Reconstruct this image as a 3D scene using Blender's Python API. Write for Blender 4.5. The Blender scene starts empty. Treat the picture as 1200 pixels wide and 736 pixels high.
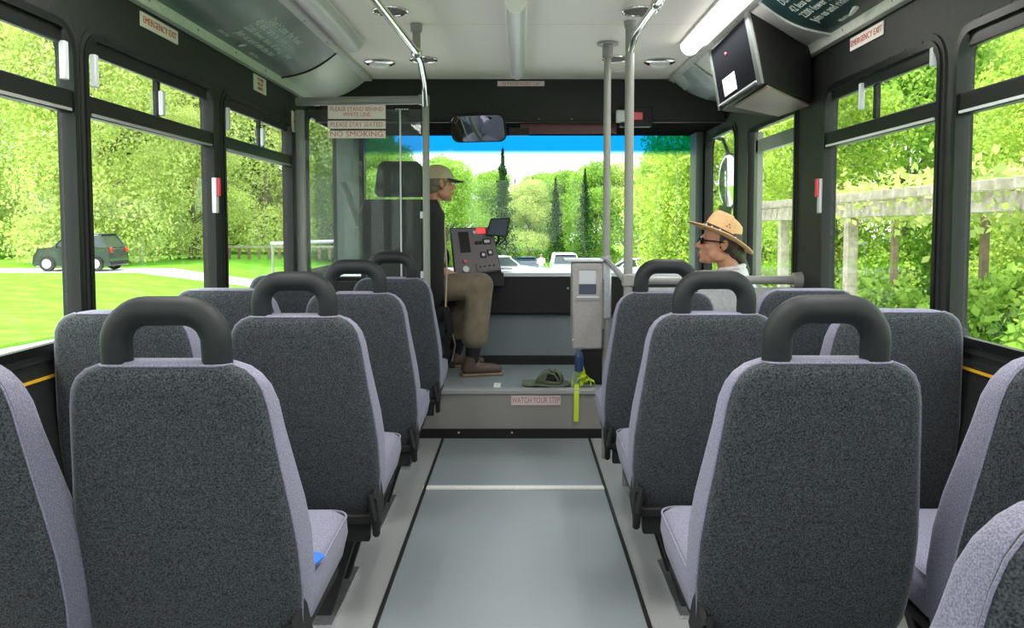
import bpy, bmesh, math, random
import numpy as np
from mathutils import Vector, Matrix
D=bpy.data; C=bpy.context.scene.collection
PI=math.pi
rnd=random.Random(7)
# ---------------------------------------------------------------- camera
FP=933.0; PCX,PCY=610.0,315.0; PITCH=math.atan(53/933); CAMH=1.25
cam=D.cameras.new('camera'); co=D.objects.new('camera',cam); C.objects.link(co)
co.location=(0,0,CAMH); co.rotation_euler=(PI/2-PITCH,0,0)
cam.sensor_width=36; cam.lens=FP/1200*36; cam.shift_x=-10/1200; cam.shift_y=-53/1200
cam.clip_start=0.05; cam.clip_end=500
bpy.context.scene.camera=co
# ---------------------------------------------------------------- light
w=D.worlds.new('world'); bpy.context.scene.world=w; w.use_nodes=True
nt=w.node_tree; bg=nt.nodes['Background']
tc=nt.nodes.new('ShaderNodeTexCoord'); sp=nt.nodes.new('ShaderNodeSeparateXYZ'); rp=nt.nodes.new('ShaderNodeValToRGB')
rp.color_ramp.elements[0].position=0.0; rp.color_ramp.elements[0].color=(0.93,0.96,1,1)
rp.color_ramp.elements[1].position=0.8; rp.color_ramp.elements[1].color=(0.72,0.86,1,1)
nz=nt.nodes.new('ShaderNodeTexNoise'); nz.inputs['Scale'].default_value=2.2; nz.inputs['Detail'].default_value=5
mxn=nt.nodes.new('ShaderNodeMix'); mxn.data_type='RGBA'; cr=nt.nodes.new('ShaderNodeMapRange')
cr.inputs[1].default_value=.42; cr.inputs[2].default_value=.62; cr.inputs[3].default_value=.0; cr.inputs[4].default_value=.8
nt.links.new(tc.outputs['Generated'],sp.inputs[0]); nt.links.new(sp.outputs[2],rp.inputs[0])
nt.links.new(tc.outputs['Generated'],nz.inputs['Vector']); nt.links.new(nz.outputs[0],cr.inputs[0]); nt.links.new(cr.outputs[0],mxn.inputs[0])
nt.links.new(rp.outputs[0],mxn.inputs[6]); mxn.inputs[7].default_value=(1,1,1,1)
nt.links.new(mxn.outputs[2],bg.inputs[0]); bg.inputs[1].default_value=2.2
sd=D.lights.new('sun','SUN'); sd.energy=4.5; sd.angle=math.radians(12); sd.color=(1,.97,.9)
so=D.objects.new('sun',sd); C.objects.link(so); so.rotation_euler=(math.radians(22),math.radians(-18),0); so.location=(0,0,40)
vs=bpy.context.scene.view_settings; vs.view_transform='Standard'; vs.look='None'; vs.exposure=0.66; vs.gamma=1; vs.use_curve_mapping=False
LAMP_W=8.0
# ---------------------------------------------------------------- helpers
def at(px,py,X=None,Y=None,Z=None):
    a=(px-PCX)/FP; b=(PCY-py)/FP; s,c=math.sin(PITCH),math.cos(PITCH)
    r=(a,c+b*s,-s+b*c)
    t=X/r[0] if X is not None else Y/r[1] if Y is not None else (Z-CAMH)/r[2]
    return Vector((r[0]*t,r[1]*t,r[2]*t+CAMH))
def tag(o,label=None,cat=None,group=None,kind=None):
    if label:o['label']=label
    if cat:o['category']=cat
    if group:o['group']=group
    if kind:o['kind']=kind
    return o
def empty(name,loc=(0,0,0),rz=0,parent=None):
    o=D.objects.new(name,None); o.empty_display_size=.1; C.objects.link(o); o.location=loc; o.rotation_euler=(0,0,rz)
    if parent:o.parent=parent
    return o
def ctree(o,parent=None):
    c=o.copy(); C.objects.link(c); c.parent=parent
    for ch in list(o.children): ctree(ch,c)
    return c
def frame(d):
    d=Vector(d).normalized(); u=d.orthogonal().normalized(); return u,d.cross(u).normalized(),d
class MB:
    def __init__(s): s.v=[];s.f=[];s.m=[]
    def add(s,vs,fs,mi=0):
        b=len(s.v); s.v+= [tuple(v) for v in vs]; s.f+=[tuple(i+b for i in f) for f in fs]; s.m+=[mi]*len(fs); return s
    def box(s,c,d,rot=None,mi=0,taper=1):
        x,y,z=d[0]/2,d[1]/2,d[2]/2; vs=[]
        for k in (-1,1):
            t=taper if k>0 else 1
            for (i,j) in ((-1,-1),(1,-1),(1,1),(-1,1)): vs.append(Vector((i*x*t,j*y*t,k*z)))
        if rot is not None: vs=[rot@v for v in vs]
        vs=[v+Vector(c) for v in vs]
        return s.add(vs,[(3,2,1,0),(4,5,6,7),(0,1,5,4),(1,2,6,5),(2,3,7,6),(3,0,4,7)],mi)
    def hexa(s,p,mi=0): return s.add(p,[(3,2,1,0),(4,5,6,7),(0,1,5,4),(1,2,6,5),(2,3,7,6),(3,0,4,7)],mi)
    def tube(s,pts,r,n=12,closed=False,mi=0,caps=True):
        pts=[Vector(p) for p in pts]; N=len(pts); rr=r if isinstance(r,(list,tuple)) else [r]*N
        T=[]
        for i in range(N):
            a=pts[i-1] if (i>0 or closed) else pts[i]; b=pts[(i+1)%N] if (i<N-1 or closed) else pts[i]
            T.append((b-a).normalized())
        u=T[0].orthogonal().normalized(); vs=[]
        for i in range(N):
            u=(u-T[i]*u.dot(T[i])); u=u.normalized() if u.length>1e-6 else T[i].orthogonal().normalized()
            v=T[i].cross(u)
            for k in range(n):
                a=2*PI*k/n; vs.append(pts[i]+(u*math.cos(a)+v*math.sin(a))*rr[i])
        fs=[]
        for i in range(N if closed else N-1):
            j=(i+1)%N
            for k in range(n): fs.append((i*n+k,i*n+(k+1)%n,j*n+(k+1)%n,j*n+k))
        if caps and not closed: fs.append(tuple(range(n))[::-1]); fs.append(tuple((N-1)*n+k for k in range(n)))
        return s.add(vs,fs,mi)
    def cyl(s,a,b,r0,r1=None,n=16,mi=0): return s.tube([a,b],[r0,r0 if r1 is None else r1],n,mi=mi)
    def ell(s,c,r,rot=None,nu=16,nv=10,mi=0):
        if not isinstance(r,(tuple,list)): r=(r,r,r)
        vs=[];c=Vector(c)
        for j in range(1,nv):
            th=PI*j/nv
            for i in range(nu):
                ph=2*PI*i/nu; v=Vector((r[0]*math.sin(th)*math.cos(ph),r[1]*math.sin(th)*math.sin(ph),r[2]*math.cos(th)))
                vs.append((rot@v if rot else v)+c)
        t=Vector((0,0,r[2])); vs.append((rot@t if rot else t)+c); vs.append(c-(rot@t if rot else t)); T=len(vs)-2
        fs=[]
        for j in range(nv-2):
            for i in range(nu): fs.append((j*nu+i,(j+1)*nu+i,(j+1)*nu+(i+1)%nu,j*nu+(i+1)%nu))
        for i in range(nu): fs.append((T,i,(i+1)%nu)); fs.append((T+1,(nv-2)*nu+(i+1)%nu,(nv-2)*nu+i))
        return s.add(vs,fs,mi)
    def cap(s,a,b,r0,r1=None,n=14):
        r1=r0 if r1 is None else r1; a=Vector(a);b=Vector(b)
        s.ell(a,r0,nu=n,nv=8); s.ell(b,r1,nu=n,nv=8); return s.cyl(a,b,r0,r1,n)
    def lathe(s,prof,M=Matrix(),n=24,mi=0):
        vs=[];N=len(prof)
        for (r,z) in prof:
            for k in range(n):
                a=2*PI*k/n; vs.append(M@Vector((r*math.cos(a),r*math.sin(a),z)))
        fs=[]
        for i in range(N-1):
            for k in range(n): fs.append((i*n+k,i*n+(k+1)%n,(i+1)*n+(k+1)%n,(i+1)*n+k))
        fs.append(tuple(range(n))[::-1]); fs.append(tuple((N-1)*n+k for k in range(n)))
        return s.add(vs,fs,mi)
    def plate(s,outer,holes,t,fn,mi=0):
        bm=bmesh.new(); loops=[outer]+holes; rings=[];idx=0
        for L in loops:
            vv=[bm.verts.new((p[0],p[1],0)) for p in L]; rings.append(list(range(idx,idx+len(L)))); idx+=len(L)
            for i in range(len(vv)): bm.edges.new((vv[i],vv[(i+1)%len(vv)]))
        bm.verts.index_update()
        if holes or len(outer)>4: bmesh.ops.triangle_fill(bm,edges=bm.edges[:],use_beauty=True,use_dissolve=False,normal=(0,0,1))
        else: bm.faces.new(bm.verts[:])
        bm.verts.index_update(); P=[(v.co.x,v.co.y) for v in bm.verts]; F=[[v.index for v in f.verts] for f in bm.faces]; 
        nf=[]
        for f in bm.faces:
            ids=[v.index for v in f.verts]; f.normal_update()
            if f.normal.z<0: ids=ids[::-1]
            nf.append(tuple(ids))
        n=len(P); bm.free()
        vs=[fn(u,v,t) for u,v in P]+[fn(u,v,0) for u,v in P]
        fs=nf+[tuple(i+n for i in f[::-1]) for f in nf]
        for R in rings:
            for i in range(len(R)): a,b=R[i],R[(i+1)%len(R)]; fs.append((a,a+n,b+n,b))
        return s.add(vs,fs,mi)
    def mesh(s,name,mats,ang=35,smooth=True):
        me=D.meshes.new(name); me.from_pydata(s.v,[],s.f)
        bm=bmesh.new(); bm.from_mesh(me); bmesh.ops.recalc_face_normals(bm,faces=bm.faces[:]); bm.to_mesh(me); bm.free()
        for m in (mats if isinstance(mats,(list,tuple)) else [mats]): me.materials.append(m)
        me.polygons.foreach_set('material_index',s.m)
        if smooth:
            me.polygons.foreach_set('use_smooth',[True]*len(s.f)); me.set_sharp_from_angle(angle=math.radians(ang))
        me.update(); return me
    def build(s,name,mats,parent=None,bevel=0,ang=35,smooth=True,remesh=0,sm=0):
        o=D.objects.new(name,s.mesh(name,mats,180 if remesh else ang,smooth)); C.objects.link(o)
        if parent:o.parent=parent
        if bevel:
            b=o.modifiers.new('b','BEVEL'); b.width=bevel; b.segments=2; b.limit_method='ANGLE'; b.angle_limit=math.radians(40); b.harden_normals=False
        if remesh:
            r=o.modifiers.new('r','REMESH'); r.mode='VOXEL'; r.voxel_size=remesh; r.use_smooth_shade=True
            if sm: q=o.modifiers.new('s','SMOOTH'); q.iterations=sm; q.factor=.5
        return o
def rr(u0,u1,v0,v1,r,n=6):
    P=[]
    if not isinstance(r,(list,tuple)): r=(r,)*4
    for (cx,cy,a0,q) in ((u1-r[0],v0+r[0],-90,r[0]),(u1-r[1],v1-r[1],0,r[1]),(u0+r[2],v1-r[2],90,r[2]),(u0+r[3],v0+r[3],180,r[3])):
        if q<=0: P.append((cx,cy)); continue
        for k in range(n+1): a=math.radians(a0+90*k/n); P.append((cx+q*math.cos(a),cy+q*math.sin(a)))
    return P
def text(s,name,size,mat,parent,M,depth=.0006,align='CENTER',sx=1):
    cu=D.curves.new(name,'FONT'); cu.body=s; cu.size=size; cu.align_x=align; cu.align_y='CENTER'; cu.extrude=depth; cu.resolution_u=2; cu.space_line=.95
    t=D.objects.new('tmp',cu); C.objects.link(t); dg=bpy.context.evaluated_depsgraph_get(); me=D.meshes.new_from_object(t.evaluated_get(dg)); D.objects.remove(t)
    me.transform(Matrix.Diagonal((sx,1,1,1))); me.transform(M); me.materials.clear(); me.materials.append(mat)
    o=D.objects.new(name,me); C.objects.link(o); o.parent=parent; return o
# ---------------------------------------------------------------- materials
def mat(name,col,rough=.5,metal=0,noise=None,bump=None,spec=.5,emit=None,col2=None,sheen=0,detail=4,obj=True,lo=.35,hi=.65,coat=0):
    m=D.materials.new(name); m.use_nodes=True; n=m.node_tree; b=n.nodes['Principled BSDF']
    b.inputs['Base Color'].default_value=(*col,1); b.inputs['Roughness'].default_value=rough; b.inputs['Metallic'].default_value=metal
    b.inputs['Specular IOR Level'].default_value=spec; b.inputs['Coat Weight'].default_value=coat
    if sheen: b.inputs['Sheen Weight'].default_value=sheen; b.inputs['Sheen Roughness'].default_value=.4
    if emit: b.inputs['Emission Color'].default_value=(*emit[0],1); b.inputs['Emission Strength'].default_value=emit[1]
    t=n.nodes.new('ShaderNodeTexCoord')
    if noise:
        z=n.nodes.new('ShaderNodeTexNoise'); z.inputs['Scale'].default_value=noise; z.inputs['Detail'].default_value=detail
        r=n.nodes.new('ShaderNodeValToRGB'); r.color_ramp.elements[0].position=lo; r.color_ramp.elements[1].position=hi
        r.color_ramp.elements[0].color=(*col,1); r.color_ramp.elements[1].color=(*(col2 or [min(1,c*1.25) for c in col]),1)
        n.links.new(t.outputs['Object'],z.inputs['Vector']); n.links.new(z.outputs[0],r.inputs[0]); n.links.new(r.outputs[0],b.inputs['Base Color'])
    if bump:
        z2=n.nodes.new('ShaderNodeTexNoise'); z2.inputs['Scale'].default_value=bump[0]; z2.inputs['Detail'].default_value=3
        bp=n.nodes.new('ShaderNodeBump'); bp.inputs['Strength'].default_value=bump[1]; bp.inputs['Distance'].default_value=bump[2] if len(bump)>2 else .002
        n.links.new(t.outputs['Object'],z2.inputs['Vector']); n.links.new(z2.outputs[0],bp.inputs['Height']); n.links.new(bp.outputs[0],b.inputs['Normal'])
    return m
def glass(name,col,refl=1.45,haze=0,band=None):
    m=D.materials.new(name); m.use_nodes=True; n=m.node_tree; n.nodes.clear()
    o=n.nodes.new('ShaderNodeOutputMaterial'); t=n.nodes.new('ShaderNodeBsdfTransparent'); t.inputs[0].default_value=(*col,1)
    g=n.nodes.new('ShaderNodeBsdfGlossy'); g.inputs['Roughness'].default_value=.01; lw=n.nodes.new('ShaderNodeLayerWeight'); lw.inputs[0].default_value=.5; pw=n.nodes.new('ShaderNodeMath'); pw.operation='POWER'; pw.inputs[1].default_value=4
    f=n.nodes.new('ShaderNodeMath'); f.operation='MULTIPLY_ADD'; f.inputs[1].default_value=.5; f.inputs[2].default_value=.014
    n.links.new(lw.outputs['Facing'],pw.inputs[0]); n.links.new(pw.outputs[0],f.inputs[0])
    x=n.nodes.new('ShaderNodeMixShader'); n.links.new(f.outputs[0],x.inputs[0]); n.links.new(t.outputs[0],x.inputs[1]); n.links.new(g.outputs[0],x.inputs[2]); last=x
    if haze:
        d=n.nodes.new('ShaderNodeBsdfDiffuse'); d.inputs[0].default_value=(.7,.72,.7,1); y=n.nodes.new('ShaderNodeMixShader'); y.inputs[0].default_value=haze
        n.links.new(x.outputs[0],y.inputs[1]); n.links.new(d.outputs[0],y.inputs[2]); last=y
    if band:
        tc=n.nodes.new('ShaderNodeTexCoord'); s=n.nodes.new('ShaderNodeSeparateXYZ'); r=n.nodes.new('ShaderNodeMapRange')
        r.inputs[1].default_value=band[0]; r.inputs[2].default_value=band[1]; c=n.nodes.new('ShaderNodeMix'); c.data_type='RGBA'
        c.inputs[6].default_value=(*col,1); c.inputs[7].default_value=(*band[2],1)
        n.links.new(tc.outputs['Object'],s.inputs[0]); n.links.new(s.outputs[2],r.inputs[0]); n.links.new(r.outputs[0],c.inputs[0]); n.links.new(c.outputs[2],t.inputs[0])
    n.links.new(last.outputs[0],o.inputs[0]); return m
def leafmat(name,c1,c2,tr=.45,scale=.6):
    m=D.materials.new(name); m.use_nodes=True; n=m.node_tree; n.nodes.clear()
    o=n.nodes.new('ShaderNodeOutputMaterial'); d=n.nodes.new('ShaderNodeBsdfDiffuse'); t=n.nodes.new('ShaderNodeBsdfTranslucent'); x=n.nodes.new('ShaderNodeMixShader'); x.inputs[0].default_value=tr
    g=n.nodes.new('ShaderNodeNewGeometry'); z=n.nodes.new('ShaderNodeTexNoise'); z.inputs['Scale'].default_value=scale; z.inputs['Detail'].default_value=3
    ad=n.nodes.new('ShaderNodeMath'); ad.operation='MULTIPLY_ADD'; ad.inputs[1].default_value=.5
    r=n.nodes.new('ShaderNodeValToRGB'); r.color_ramp.elements[0].position=.3; r.color_ramp.elements[1].position=.95
    r.color_ramp.elements[0].color=(*c1,1); r.color_ramp.elements[1].color=(*c2,1)
    tc=n.nodes.new('ShaderNodeTexCoord'); n.links.new(tc.outputs['Object'],z.inputs['Vector'])
    n.links.new(g.outputs['Random Per Island'],ad.inputs[0]); n.links.new(z.outputs[0],ad.inputs[2]); n.links.new(ad.outputs[0],r.inputs[0])
    n.links.new(r.outputs[0],d.inputs[0]); n.links.new(r.outputs[0],t.inputs[0])
    n.links.new(d.outputs[0],x.inputs[1]); n.links.new(t.outputs[0],x.inputs[2]); n.links.new(x.outputs[0],o.inputs[0]); return m
M={}
M['dark']=mat('charcoal_fabric',(.018,.021,.024),.95,noise=300,bump=(400,.5,.002),spec=.1,col2=(.085,.094,.104),sheen=.22,detail=3)
M['lilac']=mat('lilac_grey_fabric',(.15,.147,.205),.95,noise=420,bump=(420,.4,.002),spec=.15,col2=(.29,.285,.375),sheen=.15,detail=3)
M['foam']=mat('black_foam_grip',(.012,.014,.016),.55,bump=(300,.15),spec=.35)
M['black']=mat('black_plastic',(.014,.014,.014),.6,bump=(250,.15),spec=.3)
M['wallblk']=mat('black_wall_panel',(.012,.0135,.013),.6,noise=60,col2=(.018,.02,.019),bump=(350,.35,.0015),spec=.4)
M['frameblk']=mat('black_window_frame',(.006,.007,.007),.38,spec=.3)
M['ceil']=mat('ceiling_panel',(.80,.75,.69),.55,noise=220,col2=(.86,.81,.75))
M['cove']=mat('grey_cove_panel',(.60,.59,.56),.4,noise=120,col2=(.64,.63,.60))
M['trim']=mat('light_grey_trim',(.50,.51,.48),.45,noise=90)
M['steel']=mat('chrome_rail',(.72,.72,.70),.16,metal=1)
M['pole']=mat('grey_painted_pole',(.25,.25,.235),.35,spec=.5)
M['alu']=mat('brushed_aluminium',(.62,.63,.65),.32,metal=.9,noise=80)
M['silver']=mat('silver_plastic',(.55,.57,.60),.35)
M['farebox']=mat('farebox_grey_metal',(.33,.31,.30),.4,metal=.15,noise=60,col2=(.36,.34,.33))
M['floor']=mat('speckled_grey_vinyl',(.20,.23,.245),.38,noise=420,col2=(.33,.37,.39),bump=(300,.2,.001),detail=2)
M['floor2']=mat('pale_grey_vinyl',(.30,.31,.31),.4,noise=420,col2=(.40,.41,.41),detail=2)
M['riser']=mat('riser_grey_vinyl',(.24,.23,.22),.5,noise=420,col2=(.34,.33,.32),detail=2)
M['white']=mat('white_line',(.78,.78,.74),.5,noise=200)
M['paper']=mat('white_paper',(.72,.66,.62),.6)
M['red']=mat('red_plastic',(.65,.03,.05),.35)
M['redtxt']=mat('red_lettering',(.50,.10,.10),.6)
M['yellow']=mat('yellow_stripe',(.75,.42,.02),.5)
M['maroon']=mat('dark_red_visor',(.10,.016,.022),.4)
M['panelblue']=mat('blue_grey_panel',(.085,.115,.13),.5,noise=300,col2=(.12,.15,.165))
M['console']=mat('console_grey',(.12,.10,.115),.5,noise=200)
M['adgreen']=mat('dark_teal_poster',(.016,.05,.05),.3,noise=3,col2=(.03,.075,.075))
M['adgrey_refl']=mat('slate_poster_with_reflection',(.11,.15,.16),.3,noise=2.5,col2=(.22,.24,.24))  # dark poster, lightened in colour for the ceiling's reflection on it
M['adtxt']=mat('pale_lettering',(.62,.68,.66),.5)
M['poster']=mat('pale_photo_poster',(.30,.36,.37),.35,noise=7,col2=(.55,.60,.62))
M['lampbody']=mat('white_lamp_cover',(.80,.78,.74),.35)
M['lampon']=mat('lit_lamp_diffuser',(.9,.9,.88),.4,emit=((1,.98,.95),3.0))
M['lampoff']=mat('diffuser_unlit',(.62,.60,.62),.35)
M['gwin']=glass('window_glass',(.93,.96,.93))
M['gfront']=glass('windshield_glass',(.93,.97,.95),band=(1.755,1.80,(.045,.38,.62)))
M['gpart']=glass('partition_glass',(.80,.84,.83),haze=.035)
M['mirror']=mat('mirror_glass',(.85,.87,.9),.02,metal=1)
M['darkgl']=mat('dark_screen_glass',(.006,.007,.008),.5,spec=.06)
M['lcd']=mat('display_glass',(.07,.09,.12),.15)
M['khaki']=mat('khaki_trousers',(.155,.125,.085),.9,noise=14,col2=(.20,.165,.115),bump=(35,.5,.01))
M['shoe']=mat('brown_leather',(.085,.058,.042),.6,noise=40)
M['sole']=mat('shoe_sole',(.22,.16,.10),.7)
M['skin']=mat('skin',(.47,.21,.125),.5,noise=30,col2=(.53,.26,.165))
M['cap']=mat('beige_cap_fabric',(.42,.36,.25),.85,noise=200)
M['plaid']=mat('blue_plaid_shirt',(.10,.18,.48),.85,noise=30,col2=(.55,.62,.78),lo=.45,hi=.55)
M['straw']=mat('straw',(.62,.36,.17),.75,noise=150,col2=(.74,.47,.25),bump=(200,.4,.003))
M['band']=mat('hat_band',(.03,.02,.018),.6)
M['hair']=mat('dark_brown_hair',(.018,.010,.008),.5,noise=90,col2=(.035,.018,.012),bump=(120,.5,.004))
M['greyhair']=mat('grey_hair',(.16,.13,.10),.6,noise=90)
M['shirtw']=mat('pale_grey_shirt',(.52,.52,.53),.85,noise=40,bump=(30,.3,.008))
M['eyew']=mat('eye_white',(.8,.78,.75),.3)
M['lips']=mat('lips',(.42,.13,.11),.5)
M['olive']=mat('olive_canvas',(.10,.125,.085),.9,noise=120,col2=(.17,.20,.14))
M['yel2']=mat('fluorescent_strap',(.62,.78,.03),.7)
M['blueb']=mat('blue_bottle',(.03,.06,.16),.3)
M['cushion2']=mat('grey_vinyl',(.36,.37,.37),.55,noise=90)
M['bluespot']=mat('bright_blue_cloth',(.03,.16,.75),.7)
# outside
M['grass']=mat('lawn_grass',(.14,.40,.03),.95,noise=1.4,col2=(.27,.56,.06),detail=8,spec=.05,bump=(30,.7,.05),lo=.3,hi=.75)
M['asphalt']=mat('pale_asphalt',(.40,.39,.38),.9,noise=12,col2=(.50,.49,.47),spec=.1)
M['pave']=mat('pale_path',(.62,.61,.59),.9,noise=8,spec=.1)
M['bark']=mat('bark',(.12,.10,.08),.9,noise=14,col2=(.22,.19,.16),bump=(20,.8,.03))
M['leafA']=leafmat('leaf_yellow_green',(.28,.37,.10),(.74,.80,.30),.5)
M['leafB']=leafmat('leaf_bright_green',(.13,.28,.035),(.48,.68,.15),.48)
M['leafD']=leafmat('leaf_fresh_green',(.20,.34,.04),(.64,.76,.17),.5)
M['leafC']=leafmat('leaf_conifer',(.012,.035,.012),(.05,.11,.035),.2)
M['wood']=mat('weathered_pale_wood',(.30,.26,.22),.85,noise=9,col2=(.45,.40,.35),bump=(14,.5,.01))
M['wood2']=mat('brown_post_wood',(.17,.115,.08),.85,noise=9,col2=(.24,.17,.12))
M['cwhite']=mat('white_car_paint',(.78,.80,.82),.25,coat=.5)
M['csilver']=mat('pale_green_car_paint',(.42,.48,.47),.3,coat=.5)
M['cdark']=mat('dark_car_paint',(.03,.035,.045),.25,coat=.5)
M['cblue']=mat('blue_car_paint',(.05,.12,.25),.25,coat=.5)
M['cred']=mat('red_car_paint',(.5,.04,.04),.25,coat=.5)
M['tyre']=mat('tyre_rubber',(.015,.015,.015),.8)
M['carglass']=mat('car_glass',(.03,.04,.05),.08,spec=.8)
M['lampred']=mat('tail_lamp_red',(.5,.02,.02),.3)
WX=1.32; CZ=2.182; YB=5.185; YR=-1.7; YF=6.0
# ---------------------------------------------------------------- structure
o=MB().box((0,(YR+4.6)/2,-.03),(2*WX+.1,4.6-YR,.06)).build('floor',M['floor']); tag(o,kind='structure')
for s,nm in ((-1,'left'),(1,'right')):
    xi=-.45 if s<0 else .40
    o=MB().box((s*(abs(xi)+WX)/2,(YR+4.56)/2,.002),(WX-abs(xi),4.56-YR,.005)).build('trim_1' if s<0 else 'trim_2',M['floor2']); tag(o,'pale grey floor strip under the %s rows of seats'%nm,kind='structure')
    o=MB().box((xi,(YR+4.56)/2,.004),(.012,4.56-YR,.01)).build('trim_3' if s<0 else 'trim_4',M['black']); tag(o,'dark edging along the %s side of the aisle'%nm,kind='structure')
o=MB().box((-.03,3.70,.004),(.86,.045,.006)).build('trim_5',M['white']); tag(o,'white line across the aisle floor',kind='structure')
# step and driver platform
st=empty('trim_6',(0,4.59,0)); tag(st,'grey step up to the driver platform',kind='structure')
MB().box((0,.04,.165),(2*WX,.08,.225)).build('riser',M['riser'],st)
MB().box((0,.035,.027),(2*WX,.10,.054)).build('kick_strip',M['black'],st)
MB().box((0,.68,.268),(2*WX,1.37,.024)).build('platform',M['floor'],st)
MB().box((0,.02,.272),(2*WX,.07,.03)).build('nosing',M['floor2'],st,bevel=.006)
for x in (-.36,-.05): MB().ell((x,-.018,.035),(.006,.004,.006),nu=8,nv=6).build('screw',M['silver'],st)
MB().box((-.14,.13,.2825),(.04,.14,.003)).build('marking',M['white'],st)
# side walls
WINL=[(-.78,.20),(.29,1.27),(1.35,2.375),(2.43,3.435),(3.55,4.60)]
WINR=[(-.78,.20),(.29,1.27),(1.35,2.43),(2.52,3.47)]
ZS,ZT=.90,1.83
def wall(s,wins,extra,name):
    fn=lambda u,v,t:(s*(WX+.05-t),u,v)
    b=MB(); holes=[rr(a,c,ZS,ZT,(.05,.09,.09,.05)) for a,c in wins]+extra
    b.plate([(YR,-.25),(YF,-.25),(YF,2.4),(YR,2.4)],holes,.05,fn)
    return tag(b.build(name,M['wallblk'],ang=30),kind='structure')
wall(-1,WINL,[rr(4.95,5.84,.95,1.93,(.05,.12,.12,.05))],'wall_left')
wall(1,WINR,[rr(3.83,4.62,.85,1.79,.02),rr(4.9,5.68,.6,1.85,(.04,.10,.1,.04))],'wall_right')
wn=0
def window(s,y0,y1,z0=ZS,z1=ZT,div=True,latches=(),handle=None,frm=.026,rad=(.05,.09,.09,.05),lab=None):
    global wn; wn+=1
    e=empty('window_%d'%wn,(s*WX,(y0+y1)/2,z0)); tag(e,lab,kind='structure')
    h=(y1-y0)/2; H=z1-z0; fx=lambda off:(lambda u,v,t:(s*(-t+off),u,v))
    # stepped rubber frame inside
    MB().plate(rr(-h-.022,h+.022,-.03,H+.03,tuple(r+.022 for r in rad)),[rr(-h,h,0,H,rad)],.006,fx(0)).build('gasket',M['wallblk'],e)
    MB().plate(rr(-h-.006,h+.006,-.006,H+.006,rad),[rr(-h+.014,h-.014,.016,H-.018,tuple(max(r-.02,.005) for r in rad))],.022,fx(.010)).build('window_frame',M['frameblk'],e)
    MB().plate(rr(-h,h,0,H,rad),[rr(-h+frm-.012,h-frm+.012,frm-.02,H-frm+.012,tuple(max(r-.03,.005) for r in rad))],.02,fx(.030)).build('inner_frame',M['frameblk'],e)
    zb0,zb1=(1.575-z0,1.64-z0)
    if div:
        MB().box((s*.012,0,(zb0+zb1)/2),(.035,2*h-.02,zb1-zb0)).build('divider_bar',M['frameblk'],e,bevel=.005)
        MB().box((-s*.008,0,zb0+.007),(.008,2*h-.06,.008)).build('bar_lip',M['silver'] if s>0 else M['pole'],e)
        MB().plate(rr(-h+.03,h-.03,.03,zb0+.01,.02),[],.005,fx(.024)).build('glass_pane',M['gwin'],e)
        ym=.03
        for (a,c,xo) in ((-h+.03,ym+.012,.018),(ym-.012,h-.03,.028)):
            MB().plate(rr(a,c,zb1-.005,H-.03,(.01,.05 if c>ym+.1 else .01,.05 if a<0 else .01,.01)),[],.004,fx(xo)).build('sliding_pane',M['gwin'],e)
        MB().box((s*.02,ym,(zb1+H)/2-.01),(.02,.024,H-zb1-.03)).build('pane_stile',M['frameblk'],e,bevel=.003)
        MB().box((s*.010,0,H-.036),(.02,2*h-.10,.05)).build('header_rail',M['frameblk'],e,bevel=.004)
        for k in range(7): MB().ell((-s*.006,-h+.12+k*(2*h-.24)/6,H+.012),(.003,.005,.005),nu=8,nv=6).build('screw',M['black'],e)
    else:
        MB().plate(rr(-h+.03,h-.03,.02,H-.03,.03),[],.005,fx(.024)).build('glass_pane',M['gwin'],e)
    for (yy,zz,hh) in latches:
        l=MB().box((-s*.004,yy-(y0+y1)/2,zz-z0),(.018,.022,hh)).build('latch',M['silver'],e,bevel=.003)
    if handle:
        yy,zz=handle
        hb=MB().box((-s*.014,yy-(y0+y1)/2,zz-z0),(.02,.03,.15)).build('release_handle',M['silver'],e,bevel=.004)
        MB().box((-s*.03,yy-(y0+y1)/2+.0,zz-z0+.035),(.014,.02,.08)).build('red_grip',M['red'],hb,bevel=.005)
    return e
sides={-1:'left',1:'right'}
for i,(a,c) in enumerate(WINL):
    lt=[(a+.06,1.72,.10),((a+c)/2+.02,1.69,.09)] if i!=2 else [(c-.05,1.72,.11)]
    window(-1,a,c,latches=lt,handle=(c-.015,1.37) if i in (1,3) else None)
for i,(a,c) in enumerate(WINR):
    window(1,a,c,latches=[((a+c)/2+.11,1.74,.10),(a+.05,1.78,.06)] if i==3 else [],handle=(c+.01,1.37) if i in (1,3) else None)
window(-1,4.95,5.84,.95,1.93,div=False,lab='driver side window')
window(1,3.83,4.62,.85,1.79,div=False,rad=(.02,)*4,lab='front side window beside the ranger hat')
window(1,4.9,5.68,.6,1.85,div=False,rad=(.04,.1,.1,.04),lab='door window ahead of the side window')
# white aluminium posts inside front windows
o=MB().box((WX+.018,4.50,1.31),(.03,.06,.9)).box((WX+.018,4.2,1.68),(.03,.62,.07)).build('trim_7',M['pole']); tag(o,'grey inner sash on the front right window',kind='structure')
# yellow pinstripes
for s,nm,k in ((-1,'left',8),(1,'right',9)):
    o=MB().box((s*(WX-.002),(YR+4.5)/2,.822),(.004,4.5-YR,.008)).build('trim_%d'%k,M['yellow']); tag(o,'thin yellow stripe below the %s windows'%nm,kind='structure')
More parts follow.
